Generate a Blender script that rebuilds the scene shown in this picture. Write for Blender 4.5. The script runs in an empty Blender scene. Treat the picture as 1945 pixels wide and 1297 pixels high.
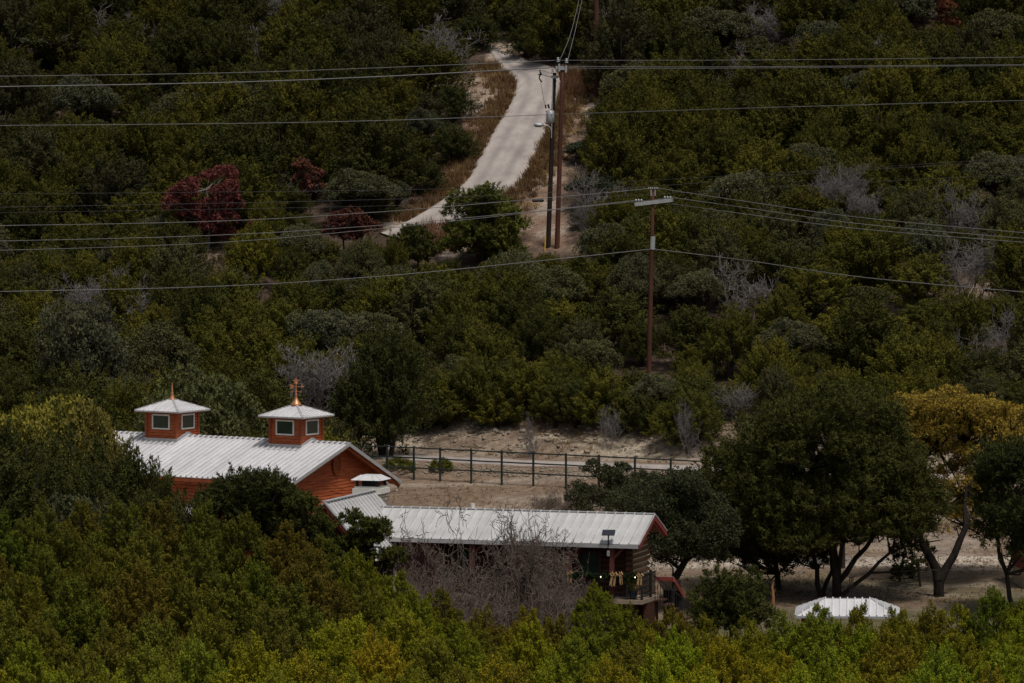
import bpy, math, random
import numpy as np
from mathutils import Vector, Matrix

# ------------------------------------------------------------------ camera, sky, sun, exposure
sc = bpy.context.scene
FPX, CX, CY = 200.0 / 36.0 * 1945.0, 972.5, 648.5
HOR = 55.0
CAMZ = 27.0
PITCH = math.atan((CY - HOR) / FPX)
cam = bpy.data.objects.new('camera', bpy.data.cameras.new('camera'))
sc.collection.objects.link(cam)
cam.location = (0, 0, CAMZ)
cam.rotation_euler = (math.pi / 2 - PITCH, 0, 0)
cam.data.lens = 200.0
cam.data.sensor_width = 36.0
cam.data.clip_start = 1.0
cam.data.clip_end = 3000.0
sc.camera = cam

SUN_EL, SUN_AZ = math.radians(66), math.radians(152)      # azimuth clockwise from +Y (north)
world = bpy.data.worlds.new('World')
sc.world = world
world.use_nodes = True
wn, wl = world.node_tree.nodes, world.node_tree.links
bg = wn['Background']
sky = wn.new('ShaderNodeTexSky')
sky.sky_type = 'NISHITA'
sky.sun_disc = False
sky.sun_elevation = SUN_EL
sky.sun_rotation = SUN_AZ
sky.air_density = 1.0
sky.dust_density = 4.0
hs = wn.new('ShaderNodeHueSaturation')
hs.inputs['Saturation'].default_value = 0.40
wl.new(sky.outputs[0], hs.inputs['Color'])
wl.new(hs.outputs[0], bg.inputs['Color'])
bg.inputs['Strength'].default_value = 0.068
sl = bpy.data.lights.new('sun', 'SUN')
sl.energy = 2.6
sl.angle = math.radians(10)
sl.color = (1.0, 0.94, 0.86)
so = bpy.data.objects.new('sun', sl)
sc.collection.objects.link(so)
sd = Vector((math.sin(SUN_AZ) * math.cos(SUN_EL), math.cos(SUN_AZ) * math.cos(SUN_EL), math.sin(SUN_EL)))
so.rotation_euler = sd.to_track_quat('Z', 'Y').to_euler()
so.location = (0, 0, 100)
sc.view_settings.view_transform = 'Standard'
sc.view_settings.look = 'None'
sc.view_settings.exposure = -0.30
sc.view_settings.gamma = 1.0
sc.view_settings.use_curve_mapping = False
sc.render.engine = 'CYCLES'
sc.cycles.max_bounces = 5
sc.cycles.diffuse_bounces = 2
sc.cycles.transparent_max_bounces = 4

# ------------------------------------------------------------------ maths helpers
_c, _s = math.cos(PITCH), math.sin(PITCH)


def pt(px, py, d):
    """the place that lies d metres north of the camera in the direction of a pixel of the photograph"""
    xr, yu = (px - CX) / FPX, -(py - CY) / FPX
    dy, dz = _c + yu * _s, -_s + yu * _c
    t = d / dy
    return Vector((xr * t, d, CAMZ + dz * t))


def proj(x, y, z):
    z = z - CAMZ
    fwd = y * _c - z * _s
    up = y * _s + z * _c
    return CX + FPX * x / fwd, CY - FPX * up / fwd


def vnoise(x, y, scale, seed):
    x = np.asarray(x, float) / scale + seed * 17.13
    y = np.asarray(y, float) / scale + seed * 5.71
    xi, yi = np.floor(x), np.floor(y)
    fx, fy = x - xi, y - yi
    fx, fy = fx * fx * (3 - 2 * fx), fy * fy * (3 - 2 * fy)

    def h(a, b):
        v = np.sin(a * 127.1 + b * 311.7 + seed * 74.7) * 43758.5453
        return v - np.floor(v)
    return (h(xi, yi) * (1 - fx) + h(xi + 1, yi) * fx) * (1 - fy) + (h(xi, yi + 1) * (1 - fx) + h(xi + 1, yi + 1) * fx) * fy


PU = [-100, 0, 50, 100, 150, 180, 205, 226, 238, 247, 262, 285, 300, 313, 315.6, 316.6, 321.8, 323.2, 327, 334, 372, 425, 480, 560, 2000]
PZ = [25.2, 25.2, 17, 9, 2, -2, -4, -4, -2.6, -0.9, 0, .55, 1.3, 1.9, 2.5, 2.62, 2.70, 3.1, 4.35, 5.5, 13.4, 27, 41, 52, 54]


def smooth01(t):
    t = np.clip(t, 0, 1)
    return t * t * (3 - 2 * t)


def uof(x, y):
    x = np.asarray(x, float)
    y = np.asarray(y, float)
    k = smooth01((y - 280) / 25)
    return y + 0.45 * np.clip(x, -25, 25) * k


def ground(x, y):
    x = np.asarray(x, float)
    y = np.asarray(y, float)
    u = uof(x, y)
    z = np.interp(u, PU, PZ)
    z = z + 2.2 * smooth01((-4 - x) / 14) * smooth01((y - 190) / 25) * smooth01((255 - y) / 22)
    rough = np.clip(smooth01((u - 322) / 2), 0, 1)
    bank = rough * smooth01((334 - u) / 4)
    z = z + bank * .9 * (vnoise(x, y, 4.2, 5) - .5)
    z = z + (vnoise(x, y, 9, 1) - .5) * (.25 + 1.2 * smooth01((u - 336) / 20))
    z = z + (vnoise(x, y, 2.2, 2) - .5) * (.06 + .5 * bank) + (vnoise(x, y, .9, 3) - .5) * (.04 + .38 * bank)
    return z


def gz(x, y):
    return float(ground(x, y))


def ghit(px, py, dmin=150):
    ds = np.arange(dmin, 620, .25)
    a = pt(px, py, 1.0)
    xs, zs = a.x * ds, CAMZ + (a.z - CAMZ) * ds
    g = ground(xs, ds)
    i = int(np.argmax(zs < g))
    return Vector((xs[i], ds[i], g[i]))


# ------------------------------------------------------------------ mesh helpers
def link(o, parent=None):
    sc.collection.objects.link(o)
    if parent is not None:
        o.parent = parent
    return o


def tag(o, label=None, cat=None, group=None, kind=None):
    if label:
        o['label'] = label
    if cat:
        o['category'] = cat
    if group:
        o['group'] = group
    if kind:
        o['kind'] = kind
    return o


def empty(name, loc, rz=0.0):
    o = bpy.data.objects.new(name, None)
    o.empty_display_size = .3
    o.location = loc
    o.rotation_euler = (0, 0, rz)
    return link(o)


def mesh_np(name, V, F, mat, smooth=False, tint=None):
    """V (n,3), F (m,k) with constant k"""
    me = bpy.data.meshes.new(name)
    V = np.ascontiguousarray(V, dtype=np.float32)
    F = np.ascontiguousarray(F, dtype=np.int32)
    n, m, k = len(V), len(F), F.shape[1]
    me.vertices.add(n)
    me.vertices.foreach_set('co', V.ravel())
    me.loops.add(m * k)
    me.loops.foreach_set('vertex_index', F.ravel())
    me.polygons.add(m)
    me.polygons.foreach_set('loop_start', np.arange(0, m * k, k, dtype=np.int32))
    try:
        me.polygons.foreach_set('loop_total', np.full(m, k, dtype=np.int32))
    except Exception:
        pass
    if smooth:
        me.polygons.foreach_set('use_smooth', np.ones(m, dtype=bool))
    if tint is not None:
        at = me.attributes.new('tint', 'FLOAT', 'POINT')
        at.data.foreach_set('value', np.ascontiguousarray(tint, dtype=np.float32))
    me.update(calc_edges=True)
    me.materials.append(mat)
    return me


class MB:
    def __init__(self):
        self.v, self.f = [], []

    def add(self, vs, fs):
        b = len(self.v)
        self.v += [tuple(p) for p in vs]
        self.f += [tuple(b + i for i in q) for q in fs]
        return self

    def box(self, c, s, rz=0.0, ry=0.0, rx=0.0):
        m = Matrix.Rotation(rz, 3, 'Z') @ Matrix.Rotation(ry, 3, 'Y') @ Matrix.Rotation(rx, 3, 'X')
        vs = []
        for x in (-.5, .5):
            for y in (-.5, .5):
                for z in (-.5, .5):
                    vs.append(m @ Vector((x * s[0], y * s[1], z * s[2])) + Vector(c))
        return self.add(vs, [(0, 1, 3, 2), (4, 6, 7, 5), (0, 4, 5, 1), (2, 3, 7, 6), (0, 2, 6, 4), (1, 5, 7, 3)])

    def bar(self, a, b, w, h, up=(0, 0, 1)):
        a, b = Vector(a), Vector(b)
        d = (b - a).normalized()
        s = d.cross(Vector(up))
        if s.length < 1e-4:
            s = d.cross(Vector((1, 0, 0)))
        s.normalize()
        t = s.cross(d)
        vs = []
        for p in (a, b):
            for i, j in ((-1, -1), (1, -1), (1, 1), (-1, 1)):
                vs.append(p + s * (i * w / 2) + t * (j * h / 2))
        return self.add(vs, [(3, 2, 1, 0), (4, 5, 6, 7), (0, 1, 5, 4), (1, 2, 6, 5), (2, 3, 7, 6), (3, 0, 4, 7)])

    def tube(self, pts, rs, n=8):
        pts = [Vector(p) for p in pts]
        if not hasattr(rs, '__len__'):
            rs = [rs] * len(pts)
        b = len(self.v)
        ref = Vector((0.13, 0.21, .97))
        for i, p in enumerate(pts):
            d = (pts[min(i + 1, len(pts) - 1)] - pts[max(i - 1, 0)]).normalized()
            r0 = ref if abs(d.dot(ref)) < .95 else Vector((1, 0, 0))
            s = d.cross(r0).normalized()
            t = s.cross(d)
            for k in range(n):
                a = 2 * math.pi * k / n
                self.v.append(tuple(p + (s * math.cos(a) + t * math.sin(a)) * rs[i]))
        for i in range(len(pts) - 1):
            for k in range(n):
                self.f.append((b + i * n + k, b + i * n + (k + 1) % n, b + (i + 1) * n + (k + 1) % n, b + (i + 1) * n + k))
        self.f.append(tuple(b + k for k in range(n))[::-1])
        self.f.append(tuple(b + (len(pts) - 1) * n + k for k in range(n)))
        return self

    def prism(self, poly, vec):
        """extrude a planar polygon (list of 3D points) by vec"""
        n = len(poly)
        vec = Vector(vec)
        vs = [Vector(p) for p in poly] + [Vector(p) + vec for p in poly]
        return self.add(vs, [tuple(range(n))[::-1], tuple(range(n, 2 * n))] + [(i, (i + 1) % n, n + (i + 1) % n, n + i) for i in range(n)])

    def mesh(self, name, mat, smooth=False):
        me = bpy.data.meshes.new(name)
        me.from_pydata(self.v, [], self.f)
        if smooth:
            for p in me.polygons:
                p.use_smooth = True
        me.materials.append(mat)
        me.update()
        return me

    def build(self, name, mat, parent=None, smooth=False):
        return link(bpy.data.objects.new(name, self.mesh(name, mat, smooth)), parent)


def segs(P0, P1, R0, R1, n=3):
    P0, P1 = np.asarray(P0, float), np.asarray(P1, float)
    R0, R1 = np.asarray(R0, float)[:, None], np.asarray(R1, float)[:, None]
    d = P1 - P0
    d /= np.linalg.norm(d, axis=1, keepdims=True) + 1e-9
    ref = np.where(np.abs(d[:, 2:3]) < .9, np.array([[0, 0, 1.]]), np.array([[1., 0, 0]]))
    s = np.cross(d, ref)
    s /= np.linalg.norm(s, axis=1, keepdims=True) + 1e-9
    t = np.cross(s, d)
    N = len(P0)
    V = np.zeros((N, 2 * n, 3))
    for k in range(n):
        a = 2 * math.pi * k / n
        o = s * math.cos(a) + t * math.sin(a)
        V[:, k] = P0 + o * R0
        V[:, n + k] = P1 + o * R1
    base = (np.arange(N) * 2 * n)[:, None]
    F = np.concatenate([base + np.array([[k, (k + 1) % n, n + (k + 1) % n, n + k]]) for k in range(n)], axis=0)
    return V.reshape(-1, 3), F


# ------------------------------------------------------------------ materials
def newmat(name):
    m = bpy.data.materials.new(name)
    m.use_nodes = True
    nt = m.node_tree
    return m, nt.nodes, nt.links, nt.nodes['Principled BSDF']


def surf(name, cols, scale=3.0, rough=.8, metallic=0.0, stretch=(1, 1, 1), bump=0.0, bscale=None, detail=6, spec=.3, coords='Object', rand=0.0):
    """cols: list of (position, rgb)"""
    m, N, L, P = newmat(name)
    tc = N.new('ShaderNodeTexCoord')
    mp = N.new('ShaderNodeMapping')
    mp.inputs['Scale'].default_value = stretch
    L.new(tc.outputs[coords], mp.inputs[0])
    nz = N.new('ShaderNodeTexNoise')
    nz.inputs['Scale'].default_value = scale
    nz.inputs['Detail'].default_value = detail
    nz.inputs['Roughness'].default_value = .65
    L.new(mp.outputs[0], nz.inputs['Vector'])
    cr = N.new('ShaderNodeValToRGB')
    el = cr.color_ramp.elements
    while len(el) < len(cols):
        el.new(.5)
    for e, (p, c) in zip(el, cols):
        e.position = p
        e.color = (*c, 1)
    L.new(nz.outputs['Fac'], cr.inputs[0])
    out = cr.outputs[0]
    if rand:
        oi = N.new('ShaderNodeObjectInfo')
        mr = N.new('ShaderNodeMapRange')
        mr.inputs['To Min'].default_value = 1 - rand
        mr.inputs['To Max'].default_value = 1 + rand
        L.new(oi.outputs['Random'], mr.inputs['Value'])
        mx = N.new('ShaderNodeVectorMath')
        mx.operation = 'SCALE'
        L.new(out, mx.inputs[0])
        L.new(mr.outputs[0], mx.inputs['Scale'])
        out = mx.outputs[0]
    L.new(out, P.inputs['Base Color'])
    P.inputs['Roughness'].default_value = rough
    P.inputs['Metallic'].default_value = metallic
    P.inputs['Specular IOR Level'].default_value = spec
    if bump:
        n2 = N.new('ShaderNodeTexNoise')
        n2.inputs['Scale'].default_value = bscale or scale * 4
        n2.inputs['Detail'].default_value = 4
        L.new(mp.outputs[0], n2.inputs['Vector'])
        b = N.new('ShaderNodeBump')
        b.inputs['Strength'].default_value = bump
        b.inputs['Distance'].default_value = .05
        L.new(n2.outputs['Fac'], b.inputs['Height'])
        L.new(b.outputs[0], P.inputs['Normal'])
    return m


def leaf_material():
    m, N, L, P = newmat('leaf')
    oi = N.new('ShaderNodeObjectInfo')
    at = N.new('ShaderNodeAttribute')
    at.attribute_name = 'tint'
    # dull older sprays to yellowish fresh tips, with tip light and base shade painted in
    mr = N.new('ShaderNodeMapRange')
    mr.inputs['To Min'].default_value = .42
    mr.inputs['To Max'].default_value = 1.45
    L.new(at.outputs['Fac'], mr.inputs['Value'])
    cm = N.new('ShaderNodeMix')
    cm.data_type = 'RGBA'
    cm.inputs[6].default_value = (.50, .56, .60, 1)
    cm.inputs[7].default_value = (1.66, 1.60, 1.0, 1)
    L.new(at.outputs['Fac'], cm.inputs[0])
    sc1 = N.new('ShaderNodeVectorMath')
    sc1.operation = 'MULTIPLY'
    L.new(oi.outputs['Color'], sc1.inputs[0])
    L.new(cm.outputs[2], sc1.inputs[1])
    hs = N.new('ShaderNodeHueSaturation')
    mh = N.new('ShaderNodeMapRange')
    mh.inputs['To Min'].default_value = .500
    mh.inputs['To Max'].default_value = .503
    L.new(oi.outputs['Random'], mh.inputs['Value'])
    L.new(mh.outputs[0], hs.inputs['Hue'])
    L.new(sc1.outputs[0], hs.inputs['Color'])
    L.new(hs.outputs[0], P.inputs['Base Color'])
    P.inputs['Roughness'].default_value = .75
    P.inputs['Specular IOR Level'].default_value = .12
    tr = N.new('ShaderNodeBsdfTranslucent')
    L.new(hs.outputs[0], tr.inputs['Color'])
    mix = N.new('ShaderNodeMixShader')
    mix.inputs[0].default_value = .08
    L.new(P.outputs[0], mix.inputs[1])
    L.new(tr.outputs[0], mix.inputs[2])
    L.new(mix.outputs[0], N['Material Output'].inputs['Surface'])
    return m


def ground_material():
    m, N, L, P = newmat('ground')
    at = N.new('ShaderNodeAttribute')
    at.attribute_name = 'earth'
    tc = N.new('ShaderNodeTexCoord')
    mul = None
    prev = at.outputs['Color']
    for sc_, lo, hi in ((.35, .72, 1.3), (2.3, .6, 1.4), (11, .55, 1.5)):
        nz = N.new('ShaderNodeTexNoise')
        nz.inputs['Scale'].default_value = sc_
        nz.inputs['Detail'].default_value = 5
        nz.inputs['Roughness'].default_value = .7
        L.new(tc.outputs['Object'], nz.inputs['Vector'])
        mr = N.new('ShaderNodeMapRange')
        mr.inputs['From Min'].default_value = .3
        mr.inputs['From Max'].default_value = .7
        mr.inputs['To Min'].default_value = lo
        mr.inputs['To Max'].default_value = hi
        L.new(nz.outputs['Fac'], mr.inputs['Value'])
        v = N.new('ShaderNodeVectorMath')
        v.operation = 'SCALE'
        L.new(prev, v.inputs[0])
        L.new(mr.outputs[0], v.inputs['Scale'])
        prev = v.outputs[0]
    L.new(prev, P.inputs['Base Color'])
    P.inputs['Roughness'].default_value = .95
    P.inputs['Specular IOR Level'].default_value = .1
    n2 = N.new('ShaderNodeTexNoise')
    n2.inputs['Scale'].default_value = 5
    n2.inputs['Detail'].default_value = 6
    L.new(tc.outputs['Object'], n2.inputs['Vector'])
    b = N.new('ShaderNodeBump')
    b.inputs['Strength'].default_value = .6
    b.inputs['Distance'].default_value = .15
    L.new(n2.outputs['Fac'], b.inputs['Height'])
    L.new(b.outputs[0], P.inputs['Normal'])
    return m


LEAF = leaf_material()
DARKBARK = surf('dark_bark', [(.3, (.012, .010, .009)), (.7, (.032, .027, .023))], 6, .95, stretch=(1, 1, .25), bump=.5, spec=.04)
GROUND = ground_material()
BARK = surf('bark', [(.3, (.022, .018, .015)), (.7, (.062, .052, .044))], 6, .95, spec=.06, stretch=(1, 1, .25), bump=.6)
BARKPALE = surf('pale_bark', [(.3, (.10, .085, .075)), (.7, (.22, .19, .17))], 6, .9, stretch=(1, 1, .3))
TWIG = surf('twig', [(.3, (.075, .055, .043)), (.7, (.25, .195, .165))], 2.0, .9)
TWIGGREY = surf('grey_twig', [(.3, (.13, .115, .11)), (.7, (.26, .235, .225))], 2.0, .9)
ROOF = surf('roof_metal', [(.25, (.58, .58, .60)), (.5, (.74, .74, .76)), (.8, (.83, .83, .85))], 2.2, .42, metallic=.15, stretch=(1, .22, 1), spec=.5, rand=.06)
ROOFGREY = surf('roof_metal_dull', [(.25, (.46, .46, .46)), (.55, (.63, .63, .63)), (.85, (.71, .71, .71))], 2.0, .5, metallic=.2, stretch=(1, .2, 1), spec=.45, rand=.07)
TRIM = surf('trim_metal', [(.3, (.42, .42, .43)), (.7, (.55, .55, .56))], 3, .5, metallic=.3)
CEDAR = surf('cedar_siding', [(.22, (.12, .028, .012)), (.40, (.33, .072, .024)), (.58, (.50, .125, .040)), (.85, (.62, .20, .075))], 2.2, .6, stretch=(1, .55, 7), bump=.4, spec=.3)
CEDARD = surf('cedar_trim', [(.3, (.21, .05, .02)), (.7, (.38, .10, .038))], 4, .6, stretch=(1, 1, .3))
SOFFIT = surf('soffit_board', [(.3, (.20, .07, .03)), (.7, (.34, .13, .055))], 3, .7)
REDTRIM = surf('red_trim', [(.3, (.20, .035, .025)), (.7, (.30, .06, .045))], 4, .6)
POST = surf('maroon_post', [(.3, (.10, .028, .026)), (.7, (.16, .045, .04))], 4, .65)
MAROON = surf('maroon_siding', [(.3, (.055, .018, .018)), (.7, (.11, .036, .034))], 3, .75, stretch=(.5, .5, 6), bump=.2)
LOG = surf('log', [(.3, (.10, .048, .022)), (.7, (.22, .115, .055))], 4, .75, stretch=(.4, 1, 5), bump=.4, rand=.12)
SHADELOG = surf('shaded_log', [(.3, (.050, .020, .012)), (.7, (.10, .040, .022))], 4, .75, stretch=(.4, 1, 5), bump=.4, rand=.15)  # log colour darkened to paint in porch and under-deck shade
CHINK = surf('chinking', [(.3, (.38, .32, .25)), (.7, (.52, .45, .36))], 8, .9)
SHADECHINK = surf('shaded_chinking', [(.3, (.09, .05, .035)), (.7, (.13, .08, .055))], 8, .9)  # chinking colour with the porch roof's shade put in
WHITE = surf('white_paint', [(.3, (.68, .66, .60)), (.7, (.78, .76, .70))], 6, .6)
COPPER = surf('copper', [(.3, (.48, .20, .09)), (.7, (.66, .31, .15))], 5, .42, metallic=.45, spec=.5)
STONE = surf('stone', [(.25, (.20, .15, .10)), (.5, (.40, .33, .25)), (.8, (.62, .56, .47))], 3.5, .9, bump=.5, rand=.3)
MORTAR = surf('mortar', [(.3, (.16, .13, .10)), (.7, (.26, .22, .17))], 12, .95)
DECK = surf('deck_slab', [(.3, (.24, .18, .13)), (.7, (.36, .29, .22))], 5, .85)
IRON = surf('black_iron', [(.3, (.012, .012, .013)), (.7, (.03, .03, .032))], 6, .5)
PIPE = surf('fence_pipe', [(.3, (.010, .019, .018)), (.7, (.028, .040, .038))], 5, .55, bump=.1)
POLE = surf('pole_wood', [(.3, (.045, .018, .012)), (.7, (.13, .05, .032))], 5, .85, stretch=(1, 1, .12), bump=.4)
POLEDARK = surf('creosote_wood', [(.3, (.012, .009, .008)), (.7, (.035, .024, .02))], 5, .8, stretch=(1, 1, .12), bump=.4)
GALV = surf('galvanised', [(.3, (.36, .38, .39)), (.7, (.52, .54, .55))], 8, .5, metallic=.4)
WIRE = surf('wire', [(.3, (.16, .16, .16)), (.7, (.24, .24, .24))], 2, .6, metallic=.2)
WIREDIM = surf('far_wire', [(.3, (.06, .06, .062)), (.7, (.10, .10, .105))], 2, .7)
YELLOW = surf('yellow_guard', [(.3, (.65, .36, .02)), (.7, (.75, .44, .04))], 6, .6)
ROADM = surf('road_gravel', [(.2, (.27, .235, .215)), (.45, (.395, .35, .325)), (.6, (.455, .41, .38)), (.85, (.56, .51, .475))], .8, .95, stretch=(1.2, .5, 1), bump=.35, bscale=9, detail=12, spec=.1)
_n, _l = ROADM.node_tree.nodes, ROADM.node_tree.links
_P = _n['Principled BSDF']
_prev = _P.inputs['Base Color'].links[0].from_socket
_at = _n.new('ShaderNodeAttribute'); _at.attribute_name = 'wear'
_nz = _n.new('ShaderNodeTexNoise'); _nz.inputs['Scale'].default_value = .35; _nz.inputs['Detail'].default_value = 6
_tc = _n.new('ShaderNodeTexCoord'); _l.new(_tc.outputs['Object'], _nz.inputs['Vector'])
_m = _n.new('ShaderNodeMath'); _m.operation = 'MULTIPLY'
_l.new(_at.outputs['Fac'], _m.inputs[0]); _l.new(_nz.outputs['Fac'], _m.inputs[1])
_mx = _n.new('ShaderNodeMix'); _mx.data_type = 'RGBA'; _mx.inputs[7].default_value = (.21, .19, .185, 1)
_l.new(_m.outputs[0], _mx.inputs[0]); _l.new(_prev, _mx.inputs[6]); _l.new(_mx.outputs[2], _P.inputs['Base Color'])
ROCK = surf('limestone', [(.25, (.16, .13, .10)), (.55, (.29, .245, .19)), (.85, (.42, .375, .31))], 2.0, .95, bump=.4, spec=.1)
GOLD = surf('gold_ribbon', [(.3, (.30, .18, .08)), (.7, (.50, .33, .16))], 9, .45, spec=.5)
NAVY = surf('navy_glaze', [(.3, (.01, .02, .06)), (.7, (.02, .035, .09))], 5, .25, spec=.6)
SHEDRED = surf('shed_red', [(.3, (.16, .03, .018)), (.7, (.26, .055, .03))], 3, .75, stretch=(.5, .5, 5))
OCHRE = surf('weathered_post', [(.3, (.25, .12, .05)), (.7, (.38, .20, .09))], 6, .8)

m, N_, L_, P_ = newmat('window_glass')
nz_ = N_.new('ShaderNodeTexNoise'); nz_.inputs['Scale'].default_value = 1.5
cr_ = N_.new('ShaderNodeValToRGB')
cr_.color_ramp.elements[0].color = (.012, .024, .018, 1); cr_.color_ramp.elements[1].color = (.045, .075, .055, 1)
L_.new(nz_.outputs['Fac'], cr_.inputs[0]); L_.new(cr_.outputs[0], P_.inputs['Base Color'])
P_.inputs['Roughness'].default_value = .12
P_.inputs['Specular IOR Level'].default_value = .6
GLASS = m
m, N_, L_, P_ = newmat('solar_glass')
P_.inputs['Base Color'].default_value = (.03, .035, .045, 1); P_.inputs['Roughness'].default_value = .2
SOLAR = m
m, N_, L_, P_ = newmat('fairy_bulb')
P_.inputs['Base Color'].default_value = (1, .9, .7, 1)
P_.inputs['Emission Color'].default_value = (1, .86, .6, 1); P_.inputs['Emission Strength'].default_value = 2.5
BULB = m

# ------------------------------------------------------------------ terrain
def axis(parts):
    out = []
    for a, b, st in parts:
        out += list(np.arange(a, b, st))
    out.append(parts[-1][1])
    return np.array(out)


# photo-space outline of the open strip that the hill road runs through
CLEAR = [(925, 58), (960, 58), (985, 95), (1060, 118), (1112, 150), (1122, 185), (1100, 215), (1082, 250), (1064, 320), (1056, 380),
         (1072, 466), (1000, 470), (990, 440), (905, 478), (862, 492), (822, 450), (800, 446), (752, 440), (800, 368), (862, 332),
         (898, 268), (884, 200), (892, 152), (932, 136), (925, 100)]


def in_poly(px, py, poly):
    px, py = np.asarray(px, float), np.asarray(py, float)
    ins = np.zeros(px.shape, bool)
    n = len(poly)
    for i in range(n):
        x1, y1 = poly[i]
        x2, y2 = poly[(i + 1) % n]
        if y1 == y2:
            continue
        c = ((y1 > py) != (y2 > py)) & (px < (x2 - x1) * (py - y1) / (y2 - y1) + x1)
        ins ^= c
    return ins


gx = axis([(-420, -64, 12), (-64, -34, 2), (-34, 34, .55), (34, 64, 2), (64, 420, 12)])
gy = axis([(-60, 190, 5), (190, 256, 2), (256, 345, .5), (345, 450, 1.4), (450, 900, 12)])
GX, GY = np.meshgrid(gx, gy)
GZ = ground(GX, GY)
U = uof(GX, GY)
nx, ny = len(gx), len(gy)
V = np.stack([GX.ravel(), GY.ravel(), GZ.ravel()], 1)
ii = np.arange(nx * ny).reshape(ny, nx)
F = np.stack([ii[:-1, :-1].ravel(), ii[:-1, 1:].ravel(), ii[1:, 1:].ravel(), ii[1:, :-1].ravel()], 1)
col = np.zeros((ny, nx, 3))


def lay(c, w):
    global col
    w = np.clip(w, 0, 1)[..., None]
    col = col * (1 - w) + np.array(c) * w


n1 = vnoise(GX, GY, 7, 11)
n2 = vnoise(GX, GY, 2.0, 12)
n3 = vnoise(GX + GY * .1, GY * 3.0, 6.0, 13)
lay((.195, .140, .100), np.ones((ny, nx)))                                   # dry meadow
lay((.275, .22, .175), smooth01((n3 - .52) / .2) * .9)
lay((.095, .095, .045), smooth01((n1 - .5) / .25) * smooth01((285 - GY) / 20) * .7)
lay((.115, .105, .055), smooth01((GX - 5) / 5) * smooth01((268 - GY) / 8) * .6)
# pale crushed stone drive behind the big trees
dc = 281 + 1.5 * np.sin(GX * .08)
lay((.44, .375, .31), smooth01((2.4 - np.abs(GY - dc)) / 1.2) * smooth01((GX - 3) / 6))
lay((.205, .155, .115), smooth01((U - 321.6) / 1.2) * smooth01((n2 + (332.5 - U) * .25 - .35) / .4))   # cut bank
lay((.33, .275, .21), smooth01((U - 321.6) / 1.2) * smooth01((331 - U) / 2) * smooth01((vnoise(GX, GY * 2.2, 3.4, 25) * .7 + vnoise(GX, GY * 2, 1.1, 26) * .3 - .48) / .16))
lay((.13, .095, .07), smooth01((U - 322.5) / 1.2) * smooth01((331 - U) / 2) * smooth01((vnoise(GX * 1.3, GY * 2.5, 1.8, 27) - .64) / .1))
lay((.21, .125, .085), smooth01((U - 325) / 2) * smooth01((vnoise(GX, GY, 3.3, 21) - .52) / .15) * .9)
lay((.24, .17, .125), smooth01((U - 314) / 1.0) * smooth01((321.5 - U) / 1.0) * .0)
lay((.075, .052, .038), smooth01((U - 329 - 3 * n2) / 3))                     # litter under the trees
lay((.22, .16, .12), smooth01((U - 336) / 3) * smooth01((vnoise(GX, GY, 5, 23) - .62) / .12) * .8)
PXg, PYg = proj(GX, GY, GZ)
cl = in_poly(PXg, PYg, [((x - 960) * 1.12 + 960, y) for x, y in CLEAR]) & (GY > 355)
lay((.24, .155, .11), cl * (.65 + .35 * n2))
lay((.38, .31, .25), cl * smooth01((vnoise(GX, GY, 2.6, 31) - .5) / .2) * .85)
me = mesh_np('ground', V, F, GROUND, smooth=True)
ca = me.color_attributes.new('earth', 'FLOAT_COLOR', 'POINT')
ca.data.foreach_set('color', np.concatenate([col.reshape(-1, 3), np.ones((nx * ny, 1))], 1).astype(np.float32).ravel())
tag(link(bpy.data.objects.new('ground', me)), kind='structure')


def strip(name, left, right, mat, sub=8, across=6, off=.05):
    """road surface laid over the terrain between two lists of ground points"""
    vs = []
    Lp, Rp = [np.array(p[:2]) for p in left], [np.array(p[:2]) for p in right]

    def cat(P, t):
        i = min(int(t), len(P) - 2)
        f = t - i
        p0, p1, p2, p3 = P[max(i - 1, 0)], P[i], P[i + 1], P[min(i + 2, len(P) - 1)]
        return .5 * ((2 * p1) + (-p0 + p2) * f + (2 * p0 - 5 * p1 + 4 * p2 - p3) * f * f + (-p0 + 3 * p1 - 3 * p2 + p3) * f ** 3)
    T = np.linspace(0, len(Lp) - 1, (len(Lp) - 1) * sub + 1)
    for t in T:
        a, b = cat(Lp, t), cat(Rp, t)
        for k in range(across + 1):
            w = k / across
            p = a * (1 - w) + b * w
            edge = min(w, 1 - w)
            if edge == 0:
                p = p + (b - a) * (-1 if w == 0 else 1) * .10 * (random.random() - .5)
            vs.append((p[0], p[1], 0, 1 if edge > 0 else 0))
    vs = np.array(vs)
    Z = ground(vs[:, 0], vs[:, 1])
    VV = np.stack([vs[:, 0], vs[:, 1], Z + np.where(vs[:, 3] > 0, off, -.02)], 1)
    n = across + 1
    I = np.arange(len(VV)).reshape(-1, n)
    FF = np.stack([I[:-1, :-1].ravel(), I[:-1, 1:].ravel(), I[1:, 1:].ravel(), I[1:, :-1].ravel()], 1)
    me_ = mesh_np(name, VV, FF, mat, smooth=True)
    w_ = np.tile(np.arange(n) / across, len(VV) // n) + .06 * (vnoise(VV[:, 0], VV[:, 1], 6, 71) - .5)
    wear = np.exp(-((w_ - .30) / .085) ** 2) + np.exp(-((w_ - .70) / .085) ** 2) + .5 * np.exp(-((w_ - .5) / .06) ** 2) * (vnoise(VV[:, 0], VV[:, 1], 5, 72) > .6)
    at = me_.attributes.new('wear', 'FLOAT', 'POINT')
    at.data.foreach_set('value', wear.astype(np.float32))
    return tag(link(bpy.data.objects.new(name, me_)), kind='structure')


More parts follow.
